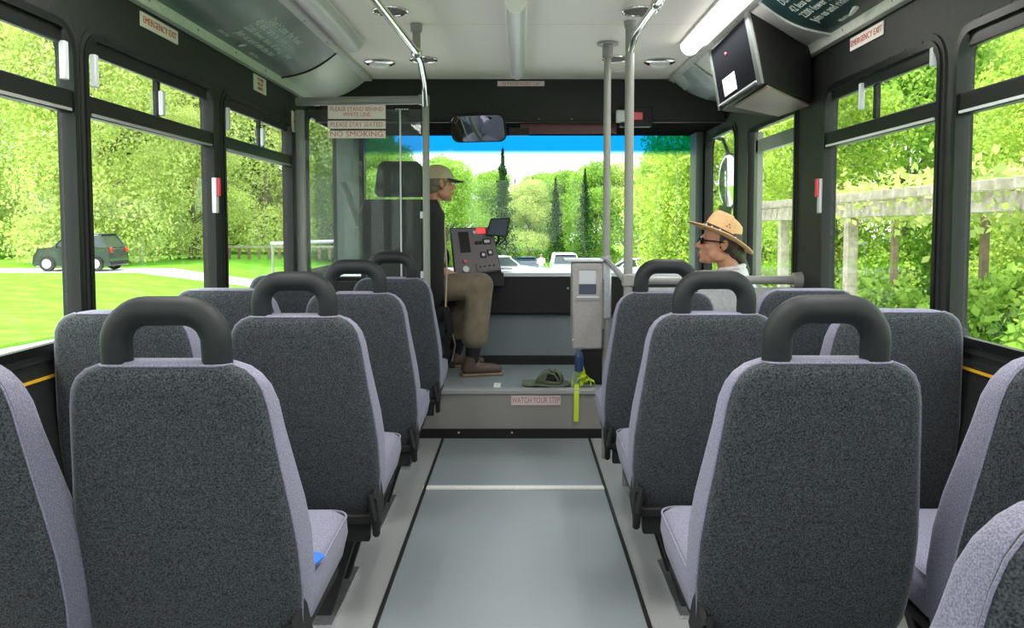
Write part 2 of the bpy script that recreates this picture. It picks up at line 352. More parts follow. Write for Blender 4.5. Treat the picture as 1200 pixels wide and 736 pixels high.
# ceiling
cl=empty('ceiling',(0,0,CZ)); tag(cl,kind='structure')
ys=[YR,1.9,3.79,4.93,YB]
for a,c in zip(ys[:-1],ys[1:]): MB().box((0,(a+c)/2,.02),(2.3,c-a-.004,.04)).build('ceiling_panel',M['ceil'],cl,bevel=.002)
MB().box((0,(YR+YB)/2,.05),(2.3,YB-YR,.02)).build('backing',M['black'],cl)
# roof above all
o=MB().box((0,(YR+YF)/2,2.42),(2*WX+.14,YF-YR+.1,.05)).build('roof',M['cwhite']); tag(o,'bus roof',kind='structure')
# cove panels and trims
def cove(s,y0,y1a,y1b,matr,name,label,bulge=.03):
    # section from lower (X 1.32,z 2.03) to upper (X .98,z 2.182)
    b=MB(); n=10; P=[]
    for k in range(n+1):
        t=k/n; x=1.31-(1.31-.97)*t-bulge*.4*math.sin(PI*t); z=2.035+(CZ-2.035)*t-bulge*math.sin(PI*t); P.append((x,z,y1a+(y1b-y1a)*t))
    vs=[]
    for (x,z,ye) in P: vs+= [(s*x,y0,z),(s*x,ye,z),(s*x+.0,y0,z+.008),(s*x,ye,z+.008)]
    fs=[]
    for k in range(n):
        a=4*k;c=4*(k+1)
        fs+=[(a,a+1,c+1,c),(a+2,c+2,c+3,a+3),(a,c,c+2,a+2),(a+1,a+3,c+3,c+1)]
    fs+=[(0,2,3,1),(4*n,4*n+1,4*n+3,4*n+2)]
    b.add(vs,fs); o=b.build(name,matr); return tag(o,label,kind='structure')
cove(-1,-1.65,1.55,1.55,M['cove'],'trim_10','grey cove panel over the rear left windows')
cove(-1,1.56,2.78,2.78,M['cove'],'trim_11','grey cove panel over the left windows')
cove(-1,4.33,5.16,5.16,M['cove'],'trim_12','plain grey cove panel at the front left')
cove(1,-1.65,1.9,1.9,M['cove'],'trim_13','grey cove panel over the rear right windows')
cove(1,3.35,4.6,4.6,M['cove'],'trim_14','cove panel behind the monitor')
def railtrim(s,y1,ylow,k):
    nm=sides[s]
    e=empty('trim_%d'%k,(0,0,0)); tag(e,'light grey cove rails along the %s side'%nm,kind='structure')
    l=MB().hexa([(s*1.32,YR,2.00),(s*1.29,YR,2.00),(s*1.29,ylow,2.00),(s*1.32,ylow,2.00),(s*1.32,YR,2.042),(s*1.275,YR,2.045),(s*1.275,ylow,2.045),(s*1.32,ylow,2.042)]).build('lower_rail',M['trim'],e,bevel=.003)
    u=MB().box((s*.972,(YR+y1)/2,CZ-.012),(.045,y1-YR,.02)).build('upper_rail',M['trim'],e,bevel=.003)
    for q in range(14):
        y=YR+.3+q*.42
        if y<y1-.1:
            MB().ell((s*.972,y,CZ-.023),(.006,.006,.003),nu=8,nv=4).build('rivet',M['pole'],u)
            MB().ell((s*1.283,y,2.02),(.003,.006,.006),nu=8,nv=4).build('rivet',M['pole'],l)
    for y in ([1.555,2.79,4.32] if s<0 else [1.91,3.34,4.61]):
        pts=[(s*(1.31-.34*t-.012*math.sin(PI*t)),y,2.030+(CZ-2.035)*t-.032*math.sin(PI*t)) for t in [i/10 for i in range(11)]]
        MB().tube(pts,.007,6).build('seam_strip',M['black'] if s<0 else M['trim'],e)
railtrim(-1,5.16,5.16,15); railtrim(1,5.16,5.85,16)
# front bulkhead
fb=empty('wall_front',(0,YB,1.92)); tag(fb,kind='structure')
MB().box((0,.01,.15),(2*WX,.02,.27+.06)).build('bulkhead_panel',M['wallblk'],fb,bevel=.003)
MB().box((0,-.005,-.01),(2*WX,.025,.02)).build('lower_lip',M['black'],fb)
MB().box((0,.41,-.0),(2*WX,.80,.03)).build('header_underside',mat('matt_black_lining',(.008,.008,.008),1,spec=0),fb)
MB().box((0,-.006,.262),(1.9,.012,.008)).build('top_bead',M['trim'],fb)
for x in (-.77,-.36,.12,.33): MB().ell((x,-.014,.0),(.005,.004,.005),nu=8,nv=6).build('screw',M['silver'],fb)
for x in (-.86,): MB().box((x+.14,-.004,.12),(.006,.01,.27)).build('panel_joint',M['black'],fb)
ff=empty('wall_nose',(0,YF,0)); ff.name='trim_17'; tag(ff,'windshield surround at the nose of the bus',kind='structure')
fn=lambda u,v,t:(u,.06-t,v)
MB().plate([(-WX-.07,-.25),(WX+.07,-.25),(WX+.07,2.4),(-WX-.07,2.4)],[rr(-1.17,1.29,.84,1.955,(.05,.06,.08,.05))],.09,fn).build('nose_panel',M['frameblk'],ff)
ws=MB().plate(rr(-1.2,1.31,.82,1.97,.03),[],.006,lambda u,v,t:(u,YF+.02-t,v)).build('window_90',M['gfront']); tag(ws,'curved windshield glass with a blue shade band',kind='structure')
ws.name='window_%d'%(wn+1)
# A pillar covers
for k,(x0,x1) in enumerate(((-1.32,-1.20),(1.26,1.31))):
    o=MB().box(((x0+x1)/2,5.85,1.4),(x1-x0,.2,1.1)).build('trim_%d'%(18+k),mat('pillar_grey_green',(.10,.125,.115),.45)); tag(o,'grey pillar cover beside the windshield, %s'%('left' if k==0 else 'right'),kind='structure')
# rear wall with window
rw=MB().plate([(-WX-.07,-.25),(WX+.07,-.25),(WX+.07,2.4),(-WX-.07,2.4)],[rr(-1.1,1.1,.75,2.0,.08)],.08,lambda u,v,t:(u,YR-t,v)).build('wall_rear',M['wallblk']); tag(rw,kind='structure')
o=MB().plate(rr(-1.12,1.12,.73,2.02,.06),[],.006,lambda u,v,t:(u,YR-.03-t,v)).build('window_91',M['gwin']); o.name='window_%d'%(wn+2); tag(o,'rear window of the bus',kind='structure')
# dash
da=empty('dashboard',(0,5.5,.28)); tag(da,'black dashboard under the windshield with blue-grey lower panel','dashboard')
MB().hexa([(-1.28,.05,.335),(1.28,.05,.335),(1.28,.47,.39),(-1.28,.47,.39),(-1.28,.05,.60),(1.28,.05,.60),(1.28,.47,.62),(-1.28,.47,.62)]).build('upper_panel',M['black'],da,bevel=.012)
MB().hexa([(-1.28,0.02,.04),(1.28,.02,.04),(1.28,.47,0.04),(-1.28,.47,0.04),(-1.28,.12,.35),(1.28,.12,.35),(1.28,.47,.42),(-1.28,.47,.42)]).build('lower_panel',M['panelblue'],da)
MB().box((0,-.02,.025),(2.5,.10,.05)).build('toe_board',M['black'],da)
MB().hexa([(-1.28,.04,.60),(1.28,.04,.60),(1.28,.47,.615),(-1.28,.47,.615),(-1.28,.06,.625),(1.28,.06,.625),(1.28,.47,.64),(-1.28,.47,.64)]).build('dash_top',M['silver'],da,bevel=.005)
MB().box((.33,.03,.52),(.012,.012,.012)).build('knob',M['silver'],da)
for x,c in ((-.13,M['silver']),(-.10,M['paper'])): MB().box((x,.2,.648),(.07,.05,.012),Matrix.Rotation(.4,3,'Z')).build('loose_paper',c,da)
# ---------------------------------------------------------------- seats
def seat_parts(side,handle,flip_detail=0):
    """side=+1: aisle is on +x; local origin on floor, rear top of backrest at y=0"""
    e=empty('bus_seat')
    # levels: z, rear half w, front half w, rear y, depth
    L=[(.345,.175,.185,.160,.09),(.37,.200,.208,.150,.11),(.42,.215,.222,.135,.12),(.50,.222,.229,.116,.13),(.60,.220,.229,.094,.13),(.68,.212,.222,.076,.125),(.76,.202,.211,.058,.115),(.84,.193,.200,.040,.105),(.90,.186,.194,.028,.097),(.935,.178,.185,.020,.090),(.958,.166,.171,.016,.084),(.974,.148,.153,.016,.077),(.984,.122,.127,.019,.068),(.989,.09,.095,.026,.050)]
    def ring(z,wr,wf,y,d,n=5,off=0):
        P=[];r=min(.032,d*.42)
        wr+=off; wf+=off
        for (cx,cy,a0) in ((wr-r,y+r-off,-90),(wf-r,y+d-r,0),(-wf+r,y+d-r,90),(-wr+r,y+r-off,180)):
            for k in range(n+1):
                a=math.radians(a0+90*k/n); P.append((cx+r*math.cos(a),cy+r*math.sin(a),z))
        return P
    R=[ring(*l) for l in L]; n=len(R[0]); b=MB(); vs=sum(R,[]); fs=[]
    for i in range(len(R)-1):
        for k in range(n): fs.append((i*n+k,i*n+(k+1)%n,(i+1)*n+(k+1)%n,(i+1)*n+k))
    fs.append(tuple(range(n))[::-1]); fs.append(tuple((len(R)-1)*n+k for k in range(n)))
    b.add(vs,fs); br=b.build('backrest',M['lilac'],e,ang=60)
    # dark rear panel: rear face incl half of the corners
    ks=[21,22,23,0,1,2]; 
    P=[];RR=[ring(*l,off=.004) for l in L[:-1]]
    idx=[19,20,21,22,23,0,1,2,3,4]
    vs=[];fs=[];m=len(idx)
    for r in RR: vs+=[r[i] for i in idx]
    for r in RR: vs+=[(r[i][0]*.98,r[i][1]+.012,r[i][2]) for i in idx]
    q=len(RR)*m
    for i in range(len(RR)-1):
        for k in range(m-1):
            a=i*m+k; fs.append((a,a+1,a+1+m,a+m)); fs.append((q+a,q+a+m,q+a+1+m,q+a+1))
        for k in (0,m-1): a=i*m+k; fs.append((a,a+m,q+a+m,q+a))
    for k in range(m-1):
        fs.append((k,q+k,q+k+1,k+1)); a=(len(RR)-1)*m+k; fs.append((a,a+1,q+a+1,q+a))
    MB().add(vs,fs).build('back_panel',M['dark'],e,ang=60)
    pts=[RR[i][19] for i in range(len(RR))]+[RR[-1][i] for i in idx[1:-1]]+[RR[i][4] for i in range(len(RR)-1,-1,-1)]
    MB().tube(pts,.0028,5).build('piping',M['lilac'],br)
    # cushion
    L2=[(.375,.195,.21,.56),(.39,.215,.20,.585),(.44,.225,.20,.60),(.475,.223,.20,.597),(.492,.208,.20,.58),(.498,.17,.21,.55)]
    b=MB();vs=[];N=0
    for (z,wd,y0,y1) in L2:
        P=rr(-wd,wd,y0,y1,.045,5); N=len(P); vs+=[(u,v,z+.012*max(0,(v-.35))/.25) for u,v in P]
    fs=[]
    for i in range(len(L2)-1):
        for k in range(N): fs.append((i*N+k,i*N+(k+1)%N,(i+1)*N+(k+1)%N,(i+1)*N+k))
    fs.append(tuple(range(N))[::-1]); fs.append(tuple((len(L2)-1)*N+k for k in range(N)))
    b.add(vs,fs); cu=b.build('cushion',M['lilac'],e,ang=60)
    P=rr(-.222,.222,.20,.597,.045,5); MB().tube([(u,v,.483+.012*max(0,(v-.35))/.25) for u,v in P],.003,5,closed=True).build('piping',M['lilac'],cu)
    if handle:
        w=.095; r=.060; zt=1.109; pts=[(-w,.045,.93),(-w,.043,1.0)]
        for k in range(9): a=PI-k*PI/2/8; pts.append((-w+r+r*math.cos(a),.04,zt-.024-r+r*math.sin(a)))
        for k in range(9): a=PI/2-k*PI/2/8; pts.append((w-r+r*math.cos(a),.04,zt-.024-r+r*math.sin(a)))
        pts+=[(w,.043,1.0),(w,.045,.93)]
        MB().tube(pts,.0285,16).build('grab_handle',M['foam'],e,ang=60)
    # frame
    f=MB(); f.box((0,.34,.355),(.40,.44,.03)); f.box((0,.15,.32),(.38,.03,.08)); f.build('seat_frame',M['black'],e,bevel=.006)
    if side:
        MB().tube([(side*.20,.10,.44),(side*.215,.09,.37),(side*.212,.13,.31),(side*.20,.22,.33)],.012,8).build('recline_bracket',M['black'],e)
        MB().box((side*.214,.16,.40),(.012,.09,.12),Matrix.Rotation(.5,3,'X')).build('seat_belt',M['black'],e)
    for y in (.22,.48):
        MB().hexa([(-.05,y-.02,.006),(.05,y-.02,.006),(.05,y+.02,.006),(-.05,y+.02,.006),(-.16,y-.03,.345),(.16,y-.03,.345),(.16,y+.03,.345),(-.16,y+.03,.345)]).build('leg',M['black'],e,bevel=.004)
    MB().box((0,.35,.012),(.14,.42,.012)).build('floor_plate',M['alu'],e)
    return e
rowL=[1.46,2.24,3.00,3.83]; rowR=[1.49,2.30,3.03]; XL=[-.672,-.650,-.635,-.628]; XR=[.592,.572,.562]
ord_={0:'nearest the camera',1:'second row from the camera',2:'third row from the camera',3:'fourth row, behind the driver'}
protos={}
def place(x,y,side,handle,label):
    k=(side,handle)
    if k not in protos: protos[k]=seat_parts(side,handle); o=protos[k]
    else: o=ctree(protos[k])
    o.location=(x,y,0); tag(o,label,'seat','charcoal and lilac bus seats'); return o
for i,y in enumerate(rowL):
    place(XL[i],y,1,True,'charcoal bus seat with black handle, left of aisle, '+ord_[i])
    place(-1.105,y-.09,0,False,'bus seat without handle beside the left windows, '+ord_[i]).scale.z=1.02
ordr={0:'nearest full seat row',1:'second row from the camera',2:'third row, just behind the barrier rail'}
for i,y in enumerate(rowR):
    place(XR[i],y,-1,True,'dark bus seat with black handle, right of aisle, '+ordr[i])
    place(1.10,y-.04,0,False,'bus seat without handle beside the right windows, '+ordr[i]).scale.z=1.012
place(.635,.69,-1,True,'bus seat cut off by the bottom right corner, closest seat of all')
# ---------------------------------------------------------------- poles and rails
def thing(name,label,cat,loc,group=None,rz=0): return tag(empty(name,loc,rz),label,cat,group)
def loc(p,e): return Vector(p)-Vector(e.location)
# left ceiling rail with hanger
e=thing('ceiling_grab_rail','chrome ceiling grab rail on the left with grey hanger and bend into a pole','rail',(-.49,3.7,2.06))
J=[(-.60,-1.2,2.05),(-.525,2.75,2.05),(-.487,3.75,2.05)]
MB().tube([loc(p,e) for p in J],.0165,14).build('rail',M['steel'],e)
MB().tube([loc(p,e) for p in [(-.487,3.75,2.05),(-.49,3.95,2.045),(-.52,4.35,2.02),(-.542,4.55,1.98),(-.548,4.62,1.93)]],.0165,14).build('bend',M['steel'],e)
for (x,y) in ((-.487,3.78),(-.57,.6)):
    h=MB().cyl(loc((x,y,2.06),e),loc((x,y,2.15),e),.019).build('hanger',M['pole'],e)
    MB().cyl(loc((x,y,2.145),e),loc((x,y,2.181),e),.026,.03).build('flange',M['pole'],h)
MB().ell(loc((-.487,3.78,2.05),e),.026).build('joint',M['steel'],e)
MB().ell(loc((-.527,2.7,2.05),e),(.024,.05,.024)).build('joint',M['steel'],e)
e=thing('ceiling_grab_rail','chrome ceiling grab rail on the right ending at the barrier pole','rail',(.5,3.0,2.1))
MB().tube([loc(p,e) for p in [(.56,-1.2,2.10),(.535,2.9,2.10),(.525,3.4,2.11),(.515,3.62,2.10),(.508,3.72,2.05),(.505,3.74,2.0)]],.0165,14).build('rail',M['steel'],e)
MB().ell(loc((.53,3.15,2.105),e),(.024,.04,.024)).build('joint',M['steel'],e)
# partition behind driver
e=thing('driver_partition','clear screen in grey tube frame behind the driver seat','partition',(-.55,4.62,.282)); e.location.y=4.66
yp=4.66
MB().tube([loc(p,e) for p in [(-1.30,yp,1.955),(-.56,yp,1.965)]],.024,14).build('top_tube',M['pole'],e)
MB().tube([loc(p,e) for p in [(-.55,yp,.285),(-.55,yp,1.97)]],.021,14).build('pole',M['pole'],e)
MB().box(loc((-.56,yp,1.965),e),(.06,.055,.055)).build('clamp',M['pole'],e,bevel=.008)
MB().box(loc((-1.285,yp+.02,1.1),e),(.05,.04,1.62)).build('wall_post',M['pole'],e,bevel=.006)
MB().box(loc((-.93,yp+.012,1.42),e),(.70,.008,.98)).build('glass_screen',M['gpart'],e)
MB().box(loc((-.70,yp+.012,1.42),e),(.008,.014,.98)).build('screen_edge',M['silver'],e)
MB().box(loc((-.93,yp+.015,.60),e),(.70,.02,.62)).build('lower_panel',M['black'],e,bevel=.004)
for z in (.95,1.3): MB().box(loc((-.565,yp+.005,z),e),(.04,.03,.04)).build('clip',M['silver'],e)
# signs on partition
def sign(name,label,p0,p1,lines,size,group=None,nrm='-Y',matp='paper',sx=1,tm='redtxt',yo=0,outline=True):
    """p0,p1 = opposite corners in world; sign faces -Y"""
    cx,cz=(p0[0]+p1[0])/2,(p0[2]+p1[2])/2; y=(p0[1]+p1[1])/2
    e=thing(name,label,'sign',(cx,y,cz),group)
    W_,H_=abs(p1[0]-p0[0]),abs(p1[2]-p0[2])
    MB().box((0,0,0),(W_,.003,H_)).build('plate',M[matp],e)
    fr=MB()
    for s in (-1,1): fr.box((0,-.0018,s*(H_/2-.003)),(W_-.004,.001,.0006)); fr.box((s*(W_/2-.003),-.0018,0),(.0006,.001,H_-.004))
    fr.build('border',M[tm],e)
    n=len(lines)
    for i,l in enumerate(lines):
        text(l,'lettering',size,M[tm],e,Matrix.Translation((0,-.002,(n-1)*size*.45-i*size*.9))@Matrix.Rotation(PI/2,4,'X'),sx=sx)
    return e
ysn=yp-.03
ysn=4.625
sign('sign','white sign reading PLEASE STAND BEHIND WHITE LINE, top of three',at(384,123,Y=ysn),at(452,139.5,Y=ysn),['PLEASE STAND BEHIND','WHITE LINE'],.034,sx=.86)
sign('sign','white sign reading PLEASE STAY SEATED, middle of three',at(384,141.5,Y=ysn),at(452,151,Y=ysn),['PLEASE STAY SEATED'],.037,sx=.86)
sign('sign','white sign reading NO SMOKING, bottom of three',at(384,153,Y=ysn),at(452,162,Y=ysn),['NO SMOKING'],.044,sx=1.1)
sign('sign','white WATCH YOUR STEP sign on the grey step riser',at(599,463.5,Y=4.585),at(657,475,Y=4.585),['WATCH YOUR STEP'],.048,sx=.64)
sign('sign','narrow white label reading 30 PASSENGERS CAP on the black bulkhead',at(583,95,Y=YB-.006),at(638,101,Y=YB-.006),['30 PASSENGERS CAP'],.027)
def wsign(s,y0,y1,z0,z1,lines,size,label,sx=1):
    e=thing('sign',label,'sign',(s*(WX-.004),(y0+y1)/2,(z0+z1)/2))
    MB().box((0,0,0),(.004,y1-y0,z1-z0)).build('plate',M['paper'],e)
    R=Matrix(((0,0,-s,0),(s*-1*-1 if s<0 else -1,0,0,0),(0,1,0,0),(0,0,0,1)))
    if s<0: R=Matrix(((0,0,1,-s*0+.003),(1,0,0,0),(0,1,0,0),(0,0,0,1)))
    else: R=Matrix(((0,0,-1,-.003),(-1,0,0,0),(0,1,0,0),(0,0,0,1)))
    n=len(lines)
    for i,l in enumerate(lines): text(l,'lettering',size,M['redtxt'],e,R@Matrix.Translation((0,(n-1)*size*.5-i*size,0)),sx=sx)
    return e
wsign(-1,2.80,3.10,1.935,1.985,['EMERGENCY EXIT'],.034,'white EMERGENCY EXIT label above the second left window',1.0)
wsign(1,2.93,3.22,1.935,1.985,['EMERGENCY EXIT'],.034,'white EMERGENCY EXIT label above the right window',1.0)
wsign(-1,3.97,4.16,1.91,1.99,['TO OPEN','PULL UP','HANDLE'],.022,'small square white notice above the third left window')
wsign(-1,4.62,4.76,1.78,1.90,['NOTICE'],.02,'small white notice by the driver window')
# barrier right
e=thing('barrier_rail','grey tube barrier with panel in front of the right seats','barrier',(.5,3.73,0))
MB().tube([loc(p,e) for p in [(.505,3.73,.004),(.505,3.73,2.18)]],.021,14).build('pole',M['pole'],e)
MB().tube([loc(p,e) for p in [(.505,3.73,.985),(1.31,3.73,.985)]],.021,14).build('rail',M['pole'],e)
MB().cyl(loc((.505,3.73,2.15),e),loc((.505,3.73,2.182),e),.025,.03).build('flange',M['pole'],e)
MB().box(loc((.505,3.73,.985),e),(.055,.055,.06)).build('clamp',M['pole'],e,bevel=.008)
MB().cyl(loc((1.28,3.73,.985),e),loc((1.318,3.73,.985),e),.035,.04).build('flange',M['pole'],e)
MB().box(loc((.92,3.735,.52),e),(.76,.015,.86)).build('panel',M['cushion2'],e,bevel=.004)
e=thing('grab_pole','grey ceiling pole beside the farebox','pole',(.45,4.17,0))
MB().tube([(0,0,.005),(0,0,2.18)],.019,14).build('pole',M['pole'],e)
MB().lathe([(.02,2.10),(.028,2.11),(.028,2.165),(.055,2.17),(.055,2.181)]).build('flange',M['pole'],e)
MB().tube([(0,0,1.06),(.055,-.44,.97)],.015,10).build('brace',M['pole'],e)
MB().ell((0,0,1.06),.03).build('joint',M['pole'],e)
MB().box((0,-.0,.9),(.05,.05,.30)).build('sleeve',M['alu'],e,bevel=.008)
# farebox
e=thing('farebox','grey metal farebox with small window mounted on the pole','farebox',(.345,4.17,.60))
MB().box((0,0,.225),(.155,.16,.45)).build('housing',M['farebox'],e,bevel=.01)
MB().box((-.02,0,.46),(.20,.18,.014)).build('lid',M['silver'],e,bevel=.004)
MB().plate(rr(-.068,.068,.255,.445,.008),[rr(-.045,.045,.285,.415,.005)],.006,lambda u,v,t:(u,-.081-t,v)).build('window_frame',M['farebox'],e)
MB().box((0,-.078,.375),(.092,.008,.07)).build('upper_window',M['silver'],e)
MB().box((0,-.078,.31),(.092,.008,.055)).build('lower_window',M['lcd'],e)
MB().box((0,-.088,.272),(.11,.012,.008)).build('ledge',M['silver'],e)
MB().box((.083,0,.23),(.015,.08,.26)).build('mounting_bracket',M['pole'],e)
for z in (.05,.43): MB().ell((-.074,-.08,z),.005,nu=8,nv=6).build('screw',M['silver'],e)
e=thing('pedestal_cabinet','black box under the farebox','cabinet',(.42,4.74,.284))
MB().box((0.03,0.06,.15),(.18,.10,.30)).build('body',M['black'],e,bevel=.01); MB().box((.02,0.008,.22),(.05,.004,.012)).build('badge',M['silver'],e)
# bottle and straps on platform
e=thing('water_bottle','dark blue bottle hanging under the farebox','bottle',(.345,4.66,.375)); e.scale=(.72,.72,.75)
MB().lathe([(.02,0),(.036,.008),(.038,.10),(.034,.14),(.018,.165),(.016,.18)]).build('body',M['blueb'],e)
MB().lathe([(.018,.18),(.02,.183),(.02,.20),(.008,.205)]).build('cap',M['silver'],e)
MB().tube([(.0,0,.20),(-.012,0,.24),(0,0,.275),(.012,0,.24),(0,0,.20)],.004,6).build('loop',M['silver'],e)
e=thing('webbing_strap','fluorescent yellow strap hanging over the step edge','strap',(.315,4.66,.285))
def ribbon(pts,w,d,name,m,par,th=.003):
    b=MB();vs=[];fs=[]
    d=Vector(d).normalized()
    for i,p in enumerate(pts):
        p=Vector(p); q=Vector(pts[min(i+1,len(pts)-1)])-Vector(pts[max(i-1,0)]); nn=q.cross(d).normalized()*th
        vs+=[p-d*w/2,p+d*w/2,p+d*w/2+nn,p-d*w/2+nn]
    for i in range(len(pts)-1):
        a=4*i
        for k in range(4): fs.append((a+k,a+(k+1)%4,a+4+(k+1)%4,a+4+k))
    fs+=[(3,2,1,0),tuple(4*(len(pts)-1)+k for k in range(4))]
    b.add(vs,fs); return b.build(name,m,par)
ribbon([(0.02,.04,.012),(.015,-.03,.008),(.012,-.075,.006),(.01,-.085,-.01),(.01,-.083,-.10),(.008,-.085,-.185)],.028,(1,0,0),'strap_tail',M['yel2'],e)
for k,(a,h,dx) in enumerate(((.3,.05,.05),(-.6,.06,.07),(.8,.09,.02),(-.2,.035,.09),(1.2,.05,.06))):
    c,s=math.cos(a),math.sin(a)
    ribbon([(dx-.035*c,.02-.02*s,.01),(dx-.03*c,.01,.01+h*.7),(dx,.0,.012+h),(dx+.03*c,.01,.01+h*.6),(dx+.035*c,.03*s+.02,.01)],.026,(s*.4,c,.3),'strap_loop',M['yel2'],e)
ribbon([(.06,.03,.03),(.055,.02,.08),(.04,.015,.135),(.035,.02,.16)],.03,(1,.1,.3),'strap_loop',M['yel2'],e)
e=thing('olive_cap','olive green canvas cap lying upside down on the platform','cap',(.17,4.74,.284))
b=MB(); n=20; vs=[];fs=[]
for i in range(7):
    t=i/6
    for k in range(n):
        a=2*PI*k/n; r=.085*math.cos(t*PI/2*.9); z=.012+.075*math.sin(t*PI/2)
        vs.append((r*1.0*math.cos(a)+.01*math.sin(5*a)*(1-t)+.02*t,r*.8*math.sin(a),z+.006*math.sin(3*a+1)))
for i in range(6):
    for k in range(n):
        if i<5 and i>0 and k in (14,15,16,17): continue
        fs.append((i*n+k,i*n+(k+1)%n,(i+1)*n+(k+1)%n,(i+1)*n+k))
c_=b.add(vs,fs).build('crown',M['olive'],e,ang=60); so_=c_.modifiers.new('s','SOLIDIFY'); so_.thickness=.004
b=MB(); P=rr(-.16,.13,-.10,.07,.07,6); b.plate(P,[],.006,lambda u,v,t:(u,v,.006+t+.01*math.sin(u*30)*math.cos(v*25)+.004)); b.build('brim',M['olive'],e)
MB().tube([(.055,-.045,.03),(.03,-.075,.075),(-.02,-.085,.09),(-.06,-.07,.06),(-.085,-.05,.02)],.008,8).build('strap',M['olive'],e)
MB().ell((0,-.03,.035),(.045,.03,.025)).build('lining',M['black'],e)
# ---------------------------------------------------------------- ceiling fixtures
def tubelight(x,y0,y1,lit,label,wd=.098):
    e=thing('ceiling_light',label,'ceiling light',(x,(y0+y1)/2,CZ-.001),'tube ceiling lights'); h=(y1-y0)/2
    P=[(wd/2*math.cos(PI*k/10),-.012-.05*math.sin(PI*k/10)) for k in range(11)]
    b=MB();vs=[(u,s*h,v) for s in (-1,1) for u,v in P]; n=len(P)
    fs=[(k,k+1,n+k+1,n+k) for k in range(n-1)]+[tuple(range(n)),tuple(range(n,2*n))[::-1],(0,n,2*n-1,n-1)]
    b.add(vs,fs).build('diffuser',M['lampon'] if lit else M['lampoff'],e)
    MB().box((0,0,-.006),(wd+.012,2*h+.01,.012)).build('base',M['lampbody'],e,bevel=.002)
    for s in (-1,1):
        b=MB(); sc=1.04; b.add([(u*sc,s*h-.012*0+q*s*.012,v*sc) for q in (0,1) for u,v in P],fs); b.build('end_cap',M['lampbody'],e)
    return e
tubelight(-.85,3.15,4.10,False,'left ceiling tube light, unlit white cover')
tubelight(-.02,3.35,4.85,False,'long centre ceiling tube light, unlit and slim',.085)
tubelight(.875,2.95,4.17,True,'right ceiling tube light, lit bright white')
for (x,y) in ((-.9,1.2),(.875,1.0),(-.02,1.0),(.875,-.8),(-.9,-.8)): tubelight(x,y,y+1.2,True,'lit ceiling tube light overhead behind the camera view')
def lampl(x,y,sx,sy,wt):
    l=D.lights.new('ceiling_lamp','AREA'); l.shape='RECTANGLE'; l.size=sx; l.size_y=sy; l.energy=wt; l.color=(1,.96,.92); o=D.objects.new('ceiling_lamp',l); C.objects.link(o); o.location=(x,y,CZ-.08)
lampl(.875,3.55,.1,1.2,LAMP_W)
for (x,y) in ((-.9,1.8),(.875,1.6),(-.02,1.6),(.875,-.2),(-.9,-.2)): lampl(x,y,.1,1.2,LAMP_W)
for i,(x,y,dome) in enumerate(((-.57,3.54,0),(.523,3.54,0),(-.55,4.57,0),(.54,4.55,0),(-.815,4.66,1),(.80,4.64,1))):
    if dome:
        e=thing('dome_lamp','chrome rimmed dome lamp on the ceiling at the front %s'%('left' if x<0 else 'right'),'lamp',(x,y,CZ-.001))
        MB().lathe([(.085,0),(.09,-.006),(.075,-.014),(.06,-.016)][::-1],n=28).build('rim',M['steel'],e)
        MB().ell((0,0,-.012),(.06,.06,.026),nu=24).build('lens',M['lampbody'],e)
    else:
        e=thing('ceiling_speaker','round recessed ceiling speaker %s, %s pair'%('left' if x<0 else 'right','nearer' if y<4 else 'farther'),'speaker',(x,y,CZ-.001))
        b=MB(); b.tube([(.075*math.cos(a),.075*math.sin(a),-.004) for a in [2*PI*k/28 for k in range(28)]],.006,8,closed=True).build('rim',M['steel'],e)
        MB().lathe([(.0,-.006),(.07,-.004),(.07,0)],n=28).build('grille',mat('grey_grille',(.14,.11,.10),.7) if i==0 else D.materials['grey_grille'],e)
# ad posters on coves
def covepoint(s,y,t,off=.006):
    x=1.31-.34*t-.012*math.sin(PI*t); z=2.035+(CZ-2.035)*t-.03*math.sin(PI*t); return Vector((s*(x-off*.4),y,z-off*.9))
def coveposter(s,y0,y1,m,name,label,slant=0):
    b=MB(); n=10; vs=[]
    o0=Vector((s*1.14,(y0+y1)/2,2.08))
    for k in range(n+1):
        t=.06+.90*k/n; ye=y1+slant*(1-t)
        for off in (.0,.006):
            vs+=[covepoint(s,y0,t,off)-o0,covepoint(s,ye,t,off)-o0]
    fs=[]
    for k in range(n):
        a=4*k;c=a+4; fs+=[(a,a+1,c+1,c),(a+2,c+2,c+3,a+3),(a,c,c+2,a+2),(a+1,a+3,c+3,c+1)]
    fs+=[(0,2,3,1),(4*n,4*n+1,4*n+3,4*n+2)]
    e=thing(name,label,'poster',o0); b.add(vs,fs).build('sheet',m,e); return e,o0
def covetext(s,e,o0,y,t,txt,size,align='LEFT'):
    # baseline runs along +Y(left wall) / -Y (right wall); up is towards... upper edge near ceiling
    p=covepoint(s,y,t,.008)-o0; up=(covepoint(s,y,t+.03)-covepoint(s,y,t-.03)).normalized(); ru=Vector((0,1,0)) if s<0 else Vector((0,-1,0))
    nn=ru.cross(up); R=Matrix((ru,up,nn)).transposed().to_4x4(); R.translation=p
    text(txt,'lettering',size,M['adtxt'],e,R,align=align)
e,o0=coveposter(-1,2.80,4.31,M['adgrey_refl'],'cove_poster','slate blue poster with pale lettering on the left cove')
for i,(t,txt,y) in enumerate(((.72,"Don't Litter the Road",3.42),(.60,'42 less cars on every run',3.35),(.47,'2200 fewer tons of smog a year',3.35),(.34,'Join us and ride the bus',3.38))): covetext(-1,e,o0,y,t,txt,.05)
for y,t in ((3.30,.2),(3.72,.16)): covetext(-1,e,o0,y,t,'island bus',.03)
MB().ell(covepoint(-1,3.58,.2,.008)-o0,(.012,.05,.006),Matrix.Rotation(.3,3,'X')).build('emblem',M['adtxt'],e)
